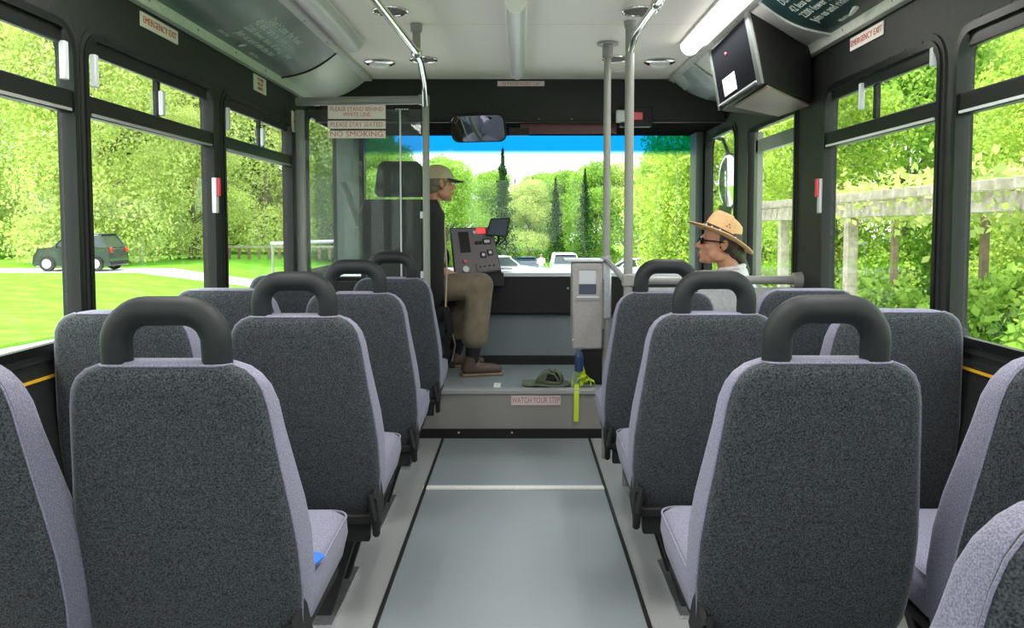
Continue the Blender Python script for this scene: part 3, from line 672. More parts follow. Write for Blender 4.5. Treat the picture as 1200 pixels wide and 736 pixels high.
e,o0=coveposter(1,1.93,3.33,M['adgreen'],'cove_poster','dark teal poster with white lettering on the right cove')
for i,(t,txt,y) in enumerate(((.78,"Don't Litter the Road",3.22),(.64,'42 less cars on every run',3.22),(.51,'2200 fewer tons of smog a year',3.22),(.38,'Join us and ride the bus',3.22))): covetext(1,e,o0,y,t,txt,.05)
for y,t in ((3.15,.17),(2.85,.17)): covetext(1,e,o0,y,t,'island bus',.028)
MB().ell(covepoint(1,2.98,.2,.008)-o0,(.012,.05,.006),Matrix.Rotation(-.3,3,'X')).build('emblem',M['adtxt'],e)
e,o0=coveposter(1,4.63,5.14,M['poster'],'cove_poster','pale landscape poster at the front end of the right cove',slant=.66)
for i in range(5): covetext(1,e,o0,5.4-.08*i,.3-.0*i,'bay view',.03)
MB().hexa([covepoint(1,4.9,.95,.007)-o0,covepoint(1,5.12,.95,.007)-o0,covepoint(1,5.20,.7,.007)-o0,covepoint(1,5.02,.7,.007)-o0]+[covepoint(1,4.9,.95,.009)-o0,covepoint(1,5.12,.95,.009)-o0,covepoint(1,5.20,.7,.009)-o0,covepoint(1,5.02,.7,.009)-o0]).build('picture',M['adtxt'],e)
# end piece right cove structure (slanted)
cove(1,4.62,5.84,5.15,M['cove'],'trim_20','front end of the right cove')
MB_=MB(); p=[covepoint(1,5.83-.68*t,t,.004) for t in (0,.2,.4,.6,.8,1)]; tag(MB_.tube(p,.012,8).build('trim_21',M['trim']),'light edge strip closing the right cove',kind='structure')
# side filler so that bulkhead meets wall in front on the right
# monitor
e=thing('ceiling_monitor','black flat monitor in angled housing under the right cove','monitor',(1.1,3.7,1.95))
zb,zt=1.80,2.13
q=[at(845,130,Z=zb),at(896,98,Z=zb),at(879,13,Z=zt),at(833,47,Z=zt)]
q[3]=q[0]+(q[2]-q[1]); q=[v-Vector(e.location) for v in q]
wb=[Vector((1.30,4.15,1.80)),Vector((1.30,3.60,1.79)),Vector((1.30,3.60,2.03)),Vector((1.30,4.15,2.03))]; wb=[v-Vector(e.location) for v in wb]
MB().hexa([q[0],q[1],q[2],q[3],wb[0],wb[1],wb[2],wb[3]]).build('housing',M['black'],e,bevel=.008)
nrm=(q[1]-q[0]).cross(q[3]-q[0]).normalized(); 
if nrm.x>0: nrm=-nrm
def qp(u,v,off): 
    return q[0]*(1-u)*(1-v)+q[1]*u*(1-v)+q[2]*u*v+q[3]*(1-u)*v+nrm*off
def qbox(u0,u1,v0,v1,o0_,o1_,name,m,bevel=0,par=None):
    return MB().hexa([qp(u0,v0,o0_),qp(u1,v0,o0_),qp(u1,v1,o0_),qp(u0,v1,o0_),qp(u0,v0,o1_),qp(u1,v0,o1_),qp(u1,v1,o1_),qp(u0,v1,o1_)]).build(name,m,par or e,bevel=bevel)
qbox(.05,.93,.07,.97,0,.010,'screen',mat('matt_screen',(.010,.011,.013),1,spec=0.0),.002)
bz_=mat('bezel_grey',(.09,.10,.095),.9,spec=.0); qbox(.93,1.0,0,1.0,0,.014,'side_bezel',bz_,.002); qbox(0,.05,0,1,0,.014,'side_bezel',bz_,.002)
qbox(.05,.93,.055,.075,0,.018,'lower_bezel',M['silver']); 
lb=qbox(.22,.52,.14,.40,.010,.0125,'paper_label',M['paper'])
MB().ell(qp(.42,.72,.012),.008,nu=8,nv=6).build('sticker',M['red'],e)
MB().hexa([qp(.3,-.02,-.01),qp(1,-.02,-.01),wb[1]+Vector((0,.02,-.004)),wb[0]+Vector((0,-.1,-.004)),qp(.3,-.05,-.01),qp(1,-.05,-.01),wb[1]+Vector((0,.02,-.012)),wb[0]+Vector((0,-.1,-.012))]).build('bottom_plate',mat('brown_grey_plate',(.26,.20,.18),.5),e)
# destination visor, mirror, warning light
e=thing('sun_visor','dark red tinted sun visor strip at the top of the windshield','visor',at(666,147.5,Y=5.26))
MB().box((0,0,0),(.63,.012,.10)).build('visor_panel',M['maroon'],e,bevel=.004)
MB().cyl((-.3,0.0,.052),(.3,0.0,.052),.008).build('rod',M['black'],e)
e=thing('warning_light_box','small black box with red lamp at the windshield top','light',at(745,137,Y=5.13))
MB().box((0,0,0),(.20,.08,.13)).build('housing',M['black'],e,bevel=.008)
MB().box((.0,-.045,.0),(.075,.012,.05)).build('red_lens',M['red'],e,bevel=.004)
MB().box((-.10,-.03,0),(.06,.03,.08)).build('side_lens',M['silver'],e,bevel=.01)
mp=at(560,150.5,Y=5.06)
e=thing('interior_mirror','black framed rounded interior mirror over the windshield','mirror',mp); 
hd=Vector((-.50,5.12,1.53)); n_=((Vector((0,0,CAMH))-mp).normalized()*.70+(hd-mp).normalized()*.30).normalized()
xa=n_.cross(Vector((0,0,1))).normalized(); R=Matrix((xa,n_,xa.cross(n_))).transposed()
P=rr(-.178,.178,-.092,.092,.045,6)
MB().plate(P,[],.02,lambda u,v,t:R@Vector((u,t-.02,v))).build('mirror_shell',M['black'],e)
b=MB(); P2=rr(-.169,.169,-.084,.084,.04,6); vs=[R@Vector((0,.0095,0))]; fs=[]
for q_ in (.25,.5,.75,1.0):
    for (u,v) in P2: vs.append(R@Vector((u*q_,.0095-.009*q_*q_*(u*u+.6*v*v)/.032,v*q_)))
n=len(P2)
for k in range(n): fs.append((0,1+k,1+(k+1)%n))
for r_ in range(3):
    for k in range(n): a=1+r_*n; fs.append((a+k,a+n+k,a+n+(k+1)%n,a+(k+1)%n))
b.add(vs,fs).build('mirror_glass',M['mirror'],e,ang=80)
MB().tube([R@Vector((0,-.02,.0)),R@Vector((.0,-.06,.05)),(.05,.12,.075)],.01,8).build('mirror_arm',M['black'],e)
MB().box((.26,.0,-.02),(.13,.03,.05)).build('bracket',M['black'],e,bevel=.004)
# LED marks
e=thing('indicator_strip','row of tiny white indicator marks on the dark bulkhead','indicator',at(471,128,Y=YB-.03))
MB().box((0,.012,0),(.10,.02,.03)).build('housing',M['black'],e)
for k in range(5): MB().box((-.035+k*.0175,0,0),(.011,.006,.008)).build('mark',M['adtxt'],e)
# ---------------------------------------------------------------- driver area
e=thing('driver_seat','high black driver seat with tall headrest behind the clear screen','seat',(-.735,4.98,.282))
DY=-.10
def padded(w0,w1,z0,z1,d,y,dy,name,m,par,r=.05):
    b=MB();vs=[];N=0;LL=8
    for i in range(LL+1):
        t=i/LL; z=z0+(z1-z0)*t; ed=min(t,1-t)*LL; k=1 if ed>=1 else .9+.1*ed if ed>0 else .82
        wd=(w0+(w1-w0)*t)/2*k; dd=d/2*(1 if ed>=1 else .65); P=rr(-wd,wd,-dd,dd,min(r,dd*.9),4); N=len(P); vs+=[(u,v+y+dy*t,z) for u,v in P]
    fs=[]
    for i in range(LL):
        for k in range(N): fs.append((i*N+k,i*N+(k+1)%N,(i+1)*N+(k+1)%N,(i+1)*N+k))
    fs.append(tuple(range(N))[::-1]); fs.append(tuple(LL*N+k for k in range(N)))
    return b.add(vs,fs).build(name,m,par,ang=60)
padded(.50,.54,.42,1.115,.13,-.0,-.07,'backrest',M['black'],e)
padded(.33,.26,1.13,1.345,.10,-.08,-.02,'headrest',M['black'],e)
for s in (-.07,.07): MB().cyl((s,-.075,1.08),(s,-.08,1.18),.008).build('headrest_post',M['steel'],e)
padded(.50,.52,.33,.46,.52,.26,0,'cushion',M['black'],e,.06)
MB().box((0,.22,.16),(.34,.36,.32)).build('pedestal',M['black'],e,bevel=.02)
MB().tube([(.265,-.02,.40),(.275,-.03,.70),(.262,-.06,1.0),(.235,-.085,1.12)],.006,8).build('side_trim',M['cap'],e)
ribbon([(.27,-.04,.45),(.30,-.02,.30),(.26,.02,.22),(.30,.04,.05)],.04,(1,.3,0),'seat_belt',M['black'],e)
MB().tube([(.30,.0,.30),(.32,.02,.2),(.30,.0,.1)],.010,8).build('lever',M['steel'],e)
MB().box((.29,.0,.37),(.03,.06,.06)).build('buckle',M['black'],e,bevel=.008)
MB().tube([(-.27,-.02,.95),(-.33,.0,1.12),(-.38,.05,1.22)],.022,8).build('belt_guide',M['pole'],e)
# instrument console
e=thing('instrument_console','grey instrument console with switches right of the driver','console',(-.30,5.38,.88))
qc=[at(533,326,Y=5.30),at(588,319,Y=5.42),at(577,266,Y=5.50),at(527,267,Y=5.40)]; ec=Vector(e.location)
bk=[v+Vector((-.02,.20,-.01)) for v in qc]
MB().hexa([v-ec for v in qc]+[v-ec for v in bk]).build('housing',M['black'],e,bevel=.008)
Q=[v-ec for v in qc]; n2=(Q[1]-Q[0]).cross(Q[3]-Q[0]).normalized()
if n2.y>0:n2=-n2
def cp(u,v,o): return Q[0]*(1-u)*(1-v)+Q[1]*u*(1-v)+Q[2]*u*v+Q[3]*(1-u)*v+n2*o
def cb(u0,u1,v0,v1,o1,name,m,o0=0,bevel=0,par=None): return MB().hexa([cp(u0,v0,o0),cp(u1,v0,o0),cp(u1,v1,o0),cp(u0,v1,o0),cp(u0,v0,o1),cp(u1,v0,o1),cp(u1,v1,o1),cp(u0,v1,o1)]).build(name,m,par or e,bevel=bevel)
fp=cb(.02,.98,.05,.98,.006,'face_plate',M['console'],bevel=.002)
cb(.18,.40,.48,.90,.012,'recess_cover',M['black'],.006)
cb(.60,.80,.86,.97,.013,'red_display',mat('red_display',(.5,.02,.02),.4,emit=((1,.05,.05),.8)),.006)
for (u,v) in ((.54,.88),(.56,.66),(.64,.66)): MB().cyl(cp(u,v,.006),cp(u,v,.018),.012).build('dial',M['black' if u>.55 else 'silver'],e)
for (u0,u1,v0,v1) in ((.70,.88,.62,.74),(.60,.72,.34,.46),(.76,.88,.38,.50)):
    s_=cb(u0,u1,v0,v1,.012,'switch_panel',M['black'],.006)
    cb(u0+.03,u1-.03,v0+.03,v1-.03,.018,'switch',M['silver'],.012,par=s_)
cb(.48,.94,.08,.24,.012,'radio',M['console'],.006); 
for u in (.55,.65,.75,.85): MB().ell(cp(u,.16,.014),.006,nu=8,nv=6).build('knob',M['black'],e)
MB().cyl(cp(.24,.14,.006),cp(.24,.14,.02),.022).build('dial',M['silver'],e)
MB().cyl(cp(.24,.30,.006),cp(.24,.30,.024),.012).build('red_button',M['red'],e)
MB().hexa([qc[0]-ec+Vector((-.02,0,-.05)),qc[1]-ec+Vector((.02,0,-.10)),bk[1]-ec+Vector((.02,.1,-.10)),bk[0]-ec+Vector((0,.1,-.05)),qc[0]-ec+Vector((-.02,0,.0)),qc[1]-ec+Vector((.012,0,0)),bk[1]-ec+Vector((.01,.1,0)),bk[0]-ec+Vector((0,.1,0))]).build('under_panel',M['black'],e,bevel=.008)
e=thing('monitor','small black display screen on a stalk above the console','screen',at(584,279,Y=5.45))
c0=[at(569,276,Y=5.42),at(594,278,Y=5.40),at(598,255,Y=5.42),at(575,256,Y=5.44)]; ec=Vector(e.location)
MB().hexa([v-ec for v in c0]+[v-ec+Vector((0,.03,0)) for v in c0]).build('casing',M['black'],e,bevel=.004)
cm=sum(c0,Vector())/4; MB().hexa([cm+(v-cm)*.86-ec+Vector((0,-.003,0)) for v in c0]+[cm+(v-cm)*.86-ec+Vector((0,.01,0)) for v in c0]).build('display',M['lcd'],e)
MB().tube([(.01,.03,.06),(.0,.04,-.02),(-.04,.05,-.08)],.010,8).build('stalk',M['black'],e)
MB().tube([(.02,.03,.02),(.06,.04,-.03),(.04,.04,-.08),(.0,.04,-.05),(.045,.03,-.01),(.07,.03,.05)],.005,6).build('cable',M['black'],e)
e=thing('steering_wheel','black steering wheel mostly hidden by the driver seat','steering wheel',(-.72,5.50,1.0))
Rw=Matrix.Rotation(math.radians(55),3,'X')
MB().tube([Rw@Vector((.215*math.cos(a),.215*math.sin(a),0)) for a in [2*PI*k/36 for k in range(36)]],.015,10,closed=True).build('rim',M['black'],e)
for a in (0,2.1,4.2): MB().cyl((0,0,0),Rw@Vector((.21*math.cos(a),.21*math.sin(a),0)),.012).build('spoke',M['alu'],e)
MB().ell((0,0,0),(.05,.05,.03),Rw).build('hub',M['black'],e); MB().cyl((0,0,0),(0,.12,-.22),.025).build('column',M['black'],e)
# outside mirrors
e=thing('side_mirror','tall black outside mirror seen through the right door window','mirror',(1.58,6.05,1.55))
MB().ell((0,0,.02),(.085,.05,.22),nu=20).build('shell',M['black'],e); MB().ell((-.012,-.018,.02),(.078,.045,.20),nu=20).build('mirror_glass',M['mirror'],e)
MB().box((-.03,.0,-.22),(.09,.05,.12)).build('lower_housing',M['black'],e,bevel=.01); MB().tube([(0,.02,.22),(-.05,.02,.34),(-.18,.02,.36)],.014,8).build('arm',M['black'],e)
e=thing('side_mirror','slim dark outside mirror near the left windshield pillar','mirror',(-1.30,6.32,1.62))
MB().ell((0,0,0),(.05,.05,.20),nu=20).build('shell',M['frameblk'],e); MB().ell((.004,-.015,0),(.045,.045,.185),nu=20).build('mirror_glass',M['mirror'],e); MB().tube([(0,.0,.18),(0,-.1,.28),(0,-.24,.30)],.012,8).build('arm',M['black'],e)
# ---------------------------------------------------------------- people
def head(b):
    b.ell((0,-.012,.03),(.076,.096,.088)); b.ell((0,.028,-.03),(.060,.066,.078)); b.ell((0,.045,-.075),(.042,.045,.038)); b.ell((0,.074,-.098),(.020,.018,.016))
    b.cap((0,.092,.008),(0,.112,-.026),.007,.012); b.ell((.011,.102,-.03),.008); b.ell((-.011,.102,-.03),.008)
    b.cap((-.034,.082,.022),(.034,.082,.022),.011); b.cap((-.016,.090,-.060),(.016,.090,-.060),.007); b.cap((-.014,.089,-.071),(.014,.089,-.071),.0075)
    for s in (-1,1):
        b.ell((s*.040,.062,-.022),(.022,.022,.022)); b.ell((s*.077,-.014,-.008),(.010,.018,.032),Matrix.Rotation(.25,3,'X')); b.ell((s*.05,.01,-.065),(.018,.04,.03))
def handm(b,wr,d,palmn,s):
    """wrist point, finger direction, palm normal, side"""
    wr=Vector(wr); d=Vector(d).normalized(); pn=Vector(palmn).normalized(); sd=d.cross(pn).normalized()*s
    for k in range(4):
        o=(k-1.5)*.019; L=[.066,.076,.072,.056][k]
        base=wr+d*.085+sd*o; b.cap(wr+d*.015+sd*o*.6,base,.015,.011)
        m=base+d*L*.55-pn*.010; t=m+d*L*.42-pn*.024; b.cap(base,m,.0095,.0088); b.cap(m,t,.0088,.0078)
    a=wr+d*.025-sd*.022; m=a+d*.035-sd*.03-pn*.012; b.cap(a,m,.014,.011); b.cap(m,m+d*.03-sd*.008-pn*.01,.011,.009)
def person(loc_,rz,hp,neck,hips,knees,ank,shld,elb,wri,vox=.0065,toe=None):
    b=MB(); hr=MB(); head(hr)
    Rh=Matrix.Rotation(hp[1][2],3,'Z')@Matrix.Rotation(hp[1][0],3,'X'); hv=[Rh@Vector(v)+Vector(hp[0]) for v in hr.v]; b.add(hv,hr.f)
    hc=Vector(hp[0]); b.cap(hc+Rh@Vector((0,-.03,-.05)),neck,.050,.056)
    nk=Vector(neck)
    b.cap(nk,(shld[0][0]*.8,shld[0][1],shld[0][2]),.05,.06); b.cap(nk,(shld[1][0]*.8,shld[1][1],shld[1][2]),.05,.06)
    pel=(Vector(hips[0])+Vector(hips[1]))/2; ch=(Vector(shld[0])+Vector(shld[1]))/2
    b.ell(pel+Vector((0,-.01,.03)),(.16,.115,.11)); b.ell(pel.lerp(ch,.45),(.135,.10,.15)); b.ell(pel.lerp(ch,.8),(.155,.11,.14))
    for s in (0,1):
        b.cap(shld[s],elb[s],.048,.038); b.cap(elb[s],wri[s],.037,.025)
        b.cap(hips[s],knees[s],.078,.055); b.cap(knees[s],Vector(knees[s]).lerp(Vector(ank[s]),.35),.052,.052); b.cap(Vector(knees[s]).lerp(Vector(ank[s]),.35),ank[s],.050,.034)
        a=Vector(ank[s]); b.cap(a+Vector((0,-.02,-.045)),a+Vector((0,.13,-.06)),.034,.026)
        handm(b,wri[s],Vector(wri[s])-Vector(elb[s]),(0,0,1),1 if s else -1)
    o=b.build('person',M['skin'],remesh=vox,sm=3); o.location=loc_; o.rotation_euler=(0,0,rz)
    return o,Rh,hc
def shellparts(o,segs,name,m,vox=.012,sm=6):
    b=MB()
    for a,c,r0,r1 in segs: b.cap(a,c,r0,r1)
    return b.build(name,m,o,remesh=vox,sm=sm)
def headobj(mb,Rh,hc,name,m,par,remesh=0,ang=60):
    mb.v=[tuple(Rh@Vector(v)+hc) for v in mb.v]; return mb.build(name,m,par,remesh=remesh,sm=2 if remesh else 0,ang=ang)
# -- passenger in ranger hat, facing -X; local origin on bench top
bz=.44
hpz=at(842,285,Y=4.20)
px_=1.12
P0=(px_,4.20,bz)
hh=(0,px_-hpz.x,hpz.z-bz)
hipS=[(-.09,0,.085),(.09,0,.085)]; kn=[(-.10,.43,.10),(.10,.43,.10)]; an=[(-.10,.40,-.355),(.10,.40,-.355)]
sh=[(-.17,.0,.50),(.17,.0,.50)]; el=[(-.215,.08,.25),(.215,.08,.25)]; wr=[(-.14,.30,.18),(.14,.30,.18)]
o,Rh,hc=person(P0,PI/2,(hh,(.10,0,0)),(0,.0,.545),hipS,kn,an,sh,el,wr)
tag(o,'person in straw ranger hat and sunglasses with pale shirt, seated at the right','person')
shellparts(o,[((-.09,.0,.09),(-.09,0,.12),.10,.11),((.09,0,.09),(.09,0,.12),.10,.11),((0,0,.14),(0,.0,.42),.135,.14),((-.06,0,.4),(.06,0,.4),.14,.14),((-.10,0,.47),(.10,0,.47),.085,.085),((0,-.02,.54),(0,.0,.50),.066,.09)]+[(sh[s],el[s],.062,.052) for s in (0,1)]+[(sh[s],(0,0,.52),.06,.07) for s in (0,1)]+[(el[s],Vector(el[s]).lerp(Vector(wr[s]),.8),.052,.038) for s in (0,1)],'shirt',M['shirtw'])
MB().tube([(.062*math.cos(a),.005+.062*math.sin(a),.578+.012*math.sin(a)*-1) for a in [2*PI*k/24 for k in range(24)]],.014,8,closed=True).build('collar',M['shirtw'],o)
shellparts(o,[(hipS[s],kn[s],.092,.068) for s in (0,1)]+[(kn[s],Vector(an[s])+Vector((0,0,.03)),.064,.055) for s in (0,1)]+[((0,0,.08),(0,0,.14),.14,.14)],'trousers',M['khaki'])
for s in (0,1): a=Vector(an[s]); shellparts(o,[(a+Vector((0,-.02,-.042)),a+Vector((0,.14,-.052)),.042,.034),(a+Vector((0,-.02,-.04)),a,.04,.044)],'shoe',M['shoe'],.008,3)
# hair
b=MB(); b.ell((0,-.03,.028),(.084,.092,.088)); b.ell((0,-.075,-.03),(.066,.045,.06)); b.ell((0,-.098,-.045),(.05,.045,.055)); b.cap((0,-.115,-.07),(.01,-.155,-.13),.036,.030); b.cap((.01,-.155,-.13),(.0,-.155,-.22),.030,.014)
for s in (-1,1): b.ell((s*.06,-.045,-.01),(.022,.04,.04))
headobj(b,Rh,hc,'hair',M['hair'],o,.006)
# sunglasses
b=MB()
for s in (-1,1):
    b.ell((s*.033,.096,.004),(.027,.008,.018),nu=14,nv=8); b.tube([(s*.058,.090,.008),(s*.078,.03,.008),(s*.082,-.015,.004)],.0035,6)
b.cyl((-.012,.103,.008),(.012,.103,.008),.003); headobj(b,Rh,hc,'sunglasses',M['darkgl'],o)
b=MB(); b.cap((-.016,.0955,-.061),(.016,.0955,-.061),.0045); b.cap((-.013,.0945,-.070),(.013,.0945,-.070),.005); headobj(b,Rh,hc,'lips',M['lips'],o)
# hat: origin at band level
HT=Matrix.Rotation(math.radians(21),3,'X'); hoff=Vector((0,-.006,.036))
def hatv(v): return Rh@(HT@Vector(v)+hoff)+hc
b=MB(); n=40; vs=[];fs=[]
rad=[.088,.11,.135,.158,.170]
for i,r in enumerate(rad):
    for k in range(n):
        a=2*PI*k/n; t=i/4; z=.003+ .012*t*t*abs(math.cos(a))**1.5-.010*t*abs(math.sin(a)); vs.append(hatv((r*.92*math.cos(a),r*1.12*math.sin(a),z)))
for i in range(4):
    for k in range(n): fs.append((i*n+k,i*n+(k+1)%n,(i+1)*n+(k+1)%n,(i+1)*n+k))
hat_=b.add(vs,fs).build('hat',M['straw'],o,ang=80); q_=hat_.modifiers.new('s','SOLIDIFY'); q_.thickness=.005; q_.offset=0
b=MB(); vs=[];fs=[]
prof=[(1,0),(.985,.03),(.95,.06),(.88,.09),(.80,.108),(.66,.114),(.45,.104),(.2,.094),(.01,.092)]
for i,(r,z) in enumerate(prof):
    for k in range(n):
        a=2*PI*k/n; x=r*.083*math.cos(a); y=r*.103*math.sin(a)
        fr=max(0,math.sin(a)); pin=1-.26*(z/.11)*max(0,1-abs(math.cos(a)*1.0-0)*.0)*fr*abs(math.cos(a))**.7
        zz=z-(.02*(z/.11) if y<0 else 0)*min(1,abs(y)/.09)+(.006*(z/.11) if y>0 else 0)
        vs.append(hatv((x*pin,y,zz)))
for i in range(len(prof)-1):
    for k in range(n): fs.append((i*n+k,i*n+(k+1)%n,(i+1)*n+(k+1)%n,(i+1)*n+k))
cr_=b.add(vs,fs).build('hat_crown',M['straw'],hat_,ang=80)
for s in (-1,1):
    for y,z in ((-.005,.055),(.012,.055),(.004,.068)): MB().ell(hatv((s*.079,y,z)),.0035,nu=8,nv=6).build('eyelet',M['band'],hat_)
b=MB(); vs=[];fs=[]
for i,(r,z) in enumerate(((1.035,.004),(1.02,.032),(1.0,.032))):
    for k in range(n): a=2*PI*k/n; vs.append(hatv((r*.083*math.cos(a),r*.103*math.sin(a),z)))
for i in range(2):
    for k in range(n): fs.append((i*n+k,i*n+(k+1)%n,(i+1)*n+(k+1)%n,(i+1)*n+k))
b.add(vs,fs).build('hat_band',M['band'],hat_)
for k in range(14):
    a=2*PI*k/14+.1; MB().ell(hatv((.0865*math.cos(a),.107*math.sin(a),.020)),.005 if k%2 else .0065,nu=8,nv=5).build('band_bead',M['silver'],hat_)
# bench
e=thing('side_bench','grey vinyl sideways bench under the seated passenger','bench',(1.10,4.2,0))
MB().box((.02,0,.40),(.40,.82,.075)).build('cushion',M['cushion2'],e,bevel=.02); MB().box((.05,0,.18),(.30,.78,.36)).build('base',M['black'],e)
# -- driver, facing +X and a bit forward
rz=-math.radians(78); bz=.282+.46
P0=(-.72,5.20,bz); rot=Matrix.Rotation(rz,3,'Z')
def dl(p): return rot.inverted()@(Vector(p)-Vector(P0))
hw=at(514,215,Y=5.10); hl=dl(hw)
hipS=[(-.09,.0,.085),(.09,.0,.085)]
kn=[tuple(dl((-.33,5.30,.84))),tuple(dl((-.255,5.06,.855)))]
an=[tuple(dl((-.44,5.34,.385))),tuple(dl((-.31,5.03,.385)))]
sh=[(-.17,.09,.49),(.17,.09,.49)]; el=[(-.22,.10,.23),(.22,.10,.23)]; wr=[(-.12,.30,.16),(.12,.30,.16)]
o,Rh,hc=person(P0,rz,(tuple(hl),(.0,0,.30)),(hl.x,hl.y-.055,hl.z-.18),hipS,kn,an,sh,el,wr)
tag(o,'person in beige cap, plaid shirt and khaki trousers on the driver seat','person')
shellparts(o,[((0,0,.12),(0,.06,.40),.135,.14),((-.06,.06,.4),(.06,.06,.4),.135,.135),((-.10,.08,.46),(.10,.08,.46),.085,.085)]+[(sh[s],el[s],.062,.054) for s in (0,1)]+[(sh[s],(hl.x*.6,.09,.52),.06,.065) for s in (0,1)],'shirt',M['plaid'])
shellparts(o,[(hipS[s],kn[s],.098,.085) for s in (0,1)]+[(kn[s],Vector(an[s])+Vector((0,.015,.15)),.082,.088) for s in (0,1)]+[((0,0,.08),(0,0,.14),.14,.14)],'trousers',M['khaki'],.010,4)
for s in (0,1):
    a=Vector(an[s]); d=Vector((0,1,0))
    sh_=shellparts(o,[(a+Vector((0,-.03,-.052)),a+Vector((0,.12,-.062)),.042,.034),(a+Vector((0,-.02,-.04)),a+Vector((0,0,.01)),.044,.046),(a+Vector((0,.12,-.06)),a+Vector((0,.17,-.066)),.034,.028)],'shoe',M['shoe'],.008,3)
    MB().box(a+Vector((0,.065,-.095)),(.075,.27,.018)).build('sole',M['sole'],sh_,bevel=.006)
    MB().cap(a,a.lerp(Vector(kn[s]),.42),.044,.058).build('sock',M['black'],o)
b=MB(); b.ell((0,-.026,.012),(.081,.090,.080)); b.ell((0,-.05,-.035),(.066,.055,.04)); headobj(b,Rh,hc,'hair',M['greyhair'],o,.007)
b=MB()
for s in (-1,1):
    b.tube([(s*.033+.022*math.cos(a),.099,.004+.016*math.sin(a)) for a in [2*PI*k/16 for k in range(16)]],.002,5,closed=True); b.tube([(s*.056,.096,.008),(s*.078,.03,.008),(s*.082,-.015,.004)],.002,5)
headobj(b,Rh,hc,'glasses',M['steel'],o)
for s in (-1,1): b=MB(); b.ell((s*.032,.082,.002),.012,nu=10,nv=8); headobj(b,Rh,hc,'eye',M['eyew'],o)
b=MB(); n=28; vs=[];fs=[]
for i in range(9):
    t=i/8*PI/2
    for k in range(n): a=2*PI*k/n; vs.append((.086*math.cos(t)*math.cos(a),-.008+.106*math.cos(t)*math.sin(a),.028+.092*math.sin(t)))
for i in range(8):
    for k in range(n): fs.append((i*n+k,i*n+(k+1)%n,(i+1)*n+(k+1)%n,(i+1)*n+k))
cp_=headobj(b.add(vs,fs),Rh,hc,'cap',M['cap'],o,ang=80)
b=MB(); vs=[];fs=[]
for i in range(5):
    r=i/4
    for k in range(13):
        a=math.radians(20+140*k/12); R0=(.086*math.cos(a),-.008+.106*math.sin(a)); vs.append((R0[0]*(1-.05*r),R0[1]+.075*r*math.sin(a)**.6,.030-.012*r-.012*abs(math.cos(a))*r))
for i in range(4):
    for k in range(12): fs.append((i*13+k,i*13+k+1,(i+1)*13+k+1,(i+1)*13+k))
b.add(vs,fs); bb=headobj(b,Rh,hc,'cap_brim',mat('dark_brim',(.04,.035,.03),.8),cp_,ang=80); q_=bb.modifiers.new('s','SOLIDIFY'); q_.thickness=.005
# blue cloth left on first cushion
e=tag(MB().plate(rr(-.03,.05,-.05,.06,.03),[],.004,lambda u,v,t:(u+.01*math.sin(v*60),v,t)).build('cloth',M['bluespot']),'bright blue scrap of cloth on the near left seat cushion','cloth'); e.location=(-.475,1.72,.502); e.scale=(.6,.8,1)
# ================================================================ outside
GZ=-.85
def gz(x,y):
    bx=min(1,max(0,(x+16)/7.5)); return GZ-1.9*bx*min(1,max(0,(y-8)/52))
def patch(name,x0,x1,y0,y1,m,dz,label):
    xs=sorted({x0,x1}|{v for v in (-16,-14,-12,-10,-8.5,5.3) if x0<v<x1}); ys=sorted({y0,y1}|{v for v in (8,60) if y0<v<y1}); b=MB(); n=len(xs)
    if y1-y0>20: ys=sorted(set(ys)|{y0+(y1-y0)*k/8 for k in range(1,8)})
    vs=[(x,y,gz(x,y)+dz) for y in ys for x in xs]+[(x,y,gz(x,y)+dz-.2) for y in ys for x in xs]; q=len(xs)*len(ys); fs=[]
    for j in range(len(ys)-1):
        for i in range(n-1): a=j*n+i; fs+=[(a,a+1,a+n+1,a+n),(q+a,q+a+n,q+a+n+1,q+a+1)]
    for i in range(n-1): a=i;c=(len(ys)-1)*n+i; fs+=[(a,q+a,q+a+1,a+1),(c,c+1,q+c+1,q+c)]
    for j in range(len(ys)-1): a=j*n;c=a+n-1; fs+=[(a,a+n,q+a+n,q+a),(c,q+c,q+c+n,c+n)]
    tag(b.add(vs,fs).build(name,m,smooth=False),label,kind='structure')
patch('ground',-150,150,-40,200,M['asphalt'],0,'pale asphalt car park and drive')
patch('lawn',-150,-9.6,-40,33.2,M['grass'],.05,'mown lawn beside the bus, this side of the path')
patch('path',-150,-9.6,33.2,36.6,M['pave'],.04,'pale path crossing the lawn')
patch('lawn',-150,-9.6,36.6,110,M['grass'],.05,'lawn beyond the path and under the trees')
patch('lawn',5.3,150,-40,34,M['grass'],.05,'grass under the pergola on the right')
patch('lawn',-9.6,150,62,150,M['grass'],.05,'grass under the far trees past the car park')
def leafmesh(name,n,fn,size,mats,seed,asp=.6):
    rg=np.random.default_rng(seed); P=fn(rg,n); n=len(P)
    u=rg.normal(size=(n,3)); u/=np.linalg.norm(u,axis=1)[:,None]; v=rg.normal(size=(n,3)); v-=u*(u*v).sum(1)[:,None]; v/=np.linalg.norm(v,axis=1)[:,None]
    s=size*(.6+.8*rg.random((n,1))); a=P-u*s; b=P+v*s*asp; c=P+u*s; d=P-v*s*asp
    V=np.stack([a,b,c,d],1).reshape(-1,3).astype(np.float32)
    me=D.meshes.new(name); me.vertices.add(4*n); me.vertices.foreach_set('co',V.ravel()); me.loops.add(4*n); me.loops.foreach_set('vertex_index',np.arange(4*n,dtype=np.int32))
    me.polygons.add(n); me.polygons.foreach_set('loop_start',np.arange(0,4*n,4,dtype=np.int32)); me.update(calc_edges=True); me.materials.append(mats); return me
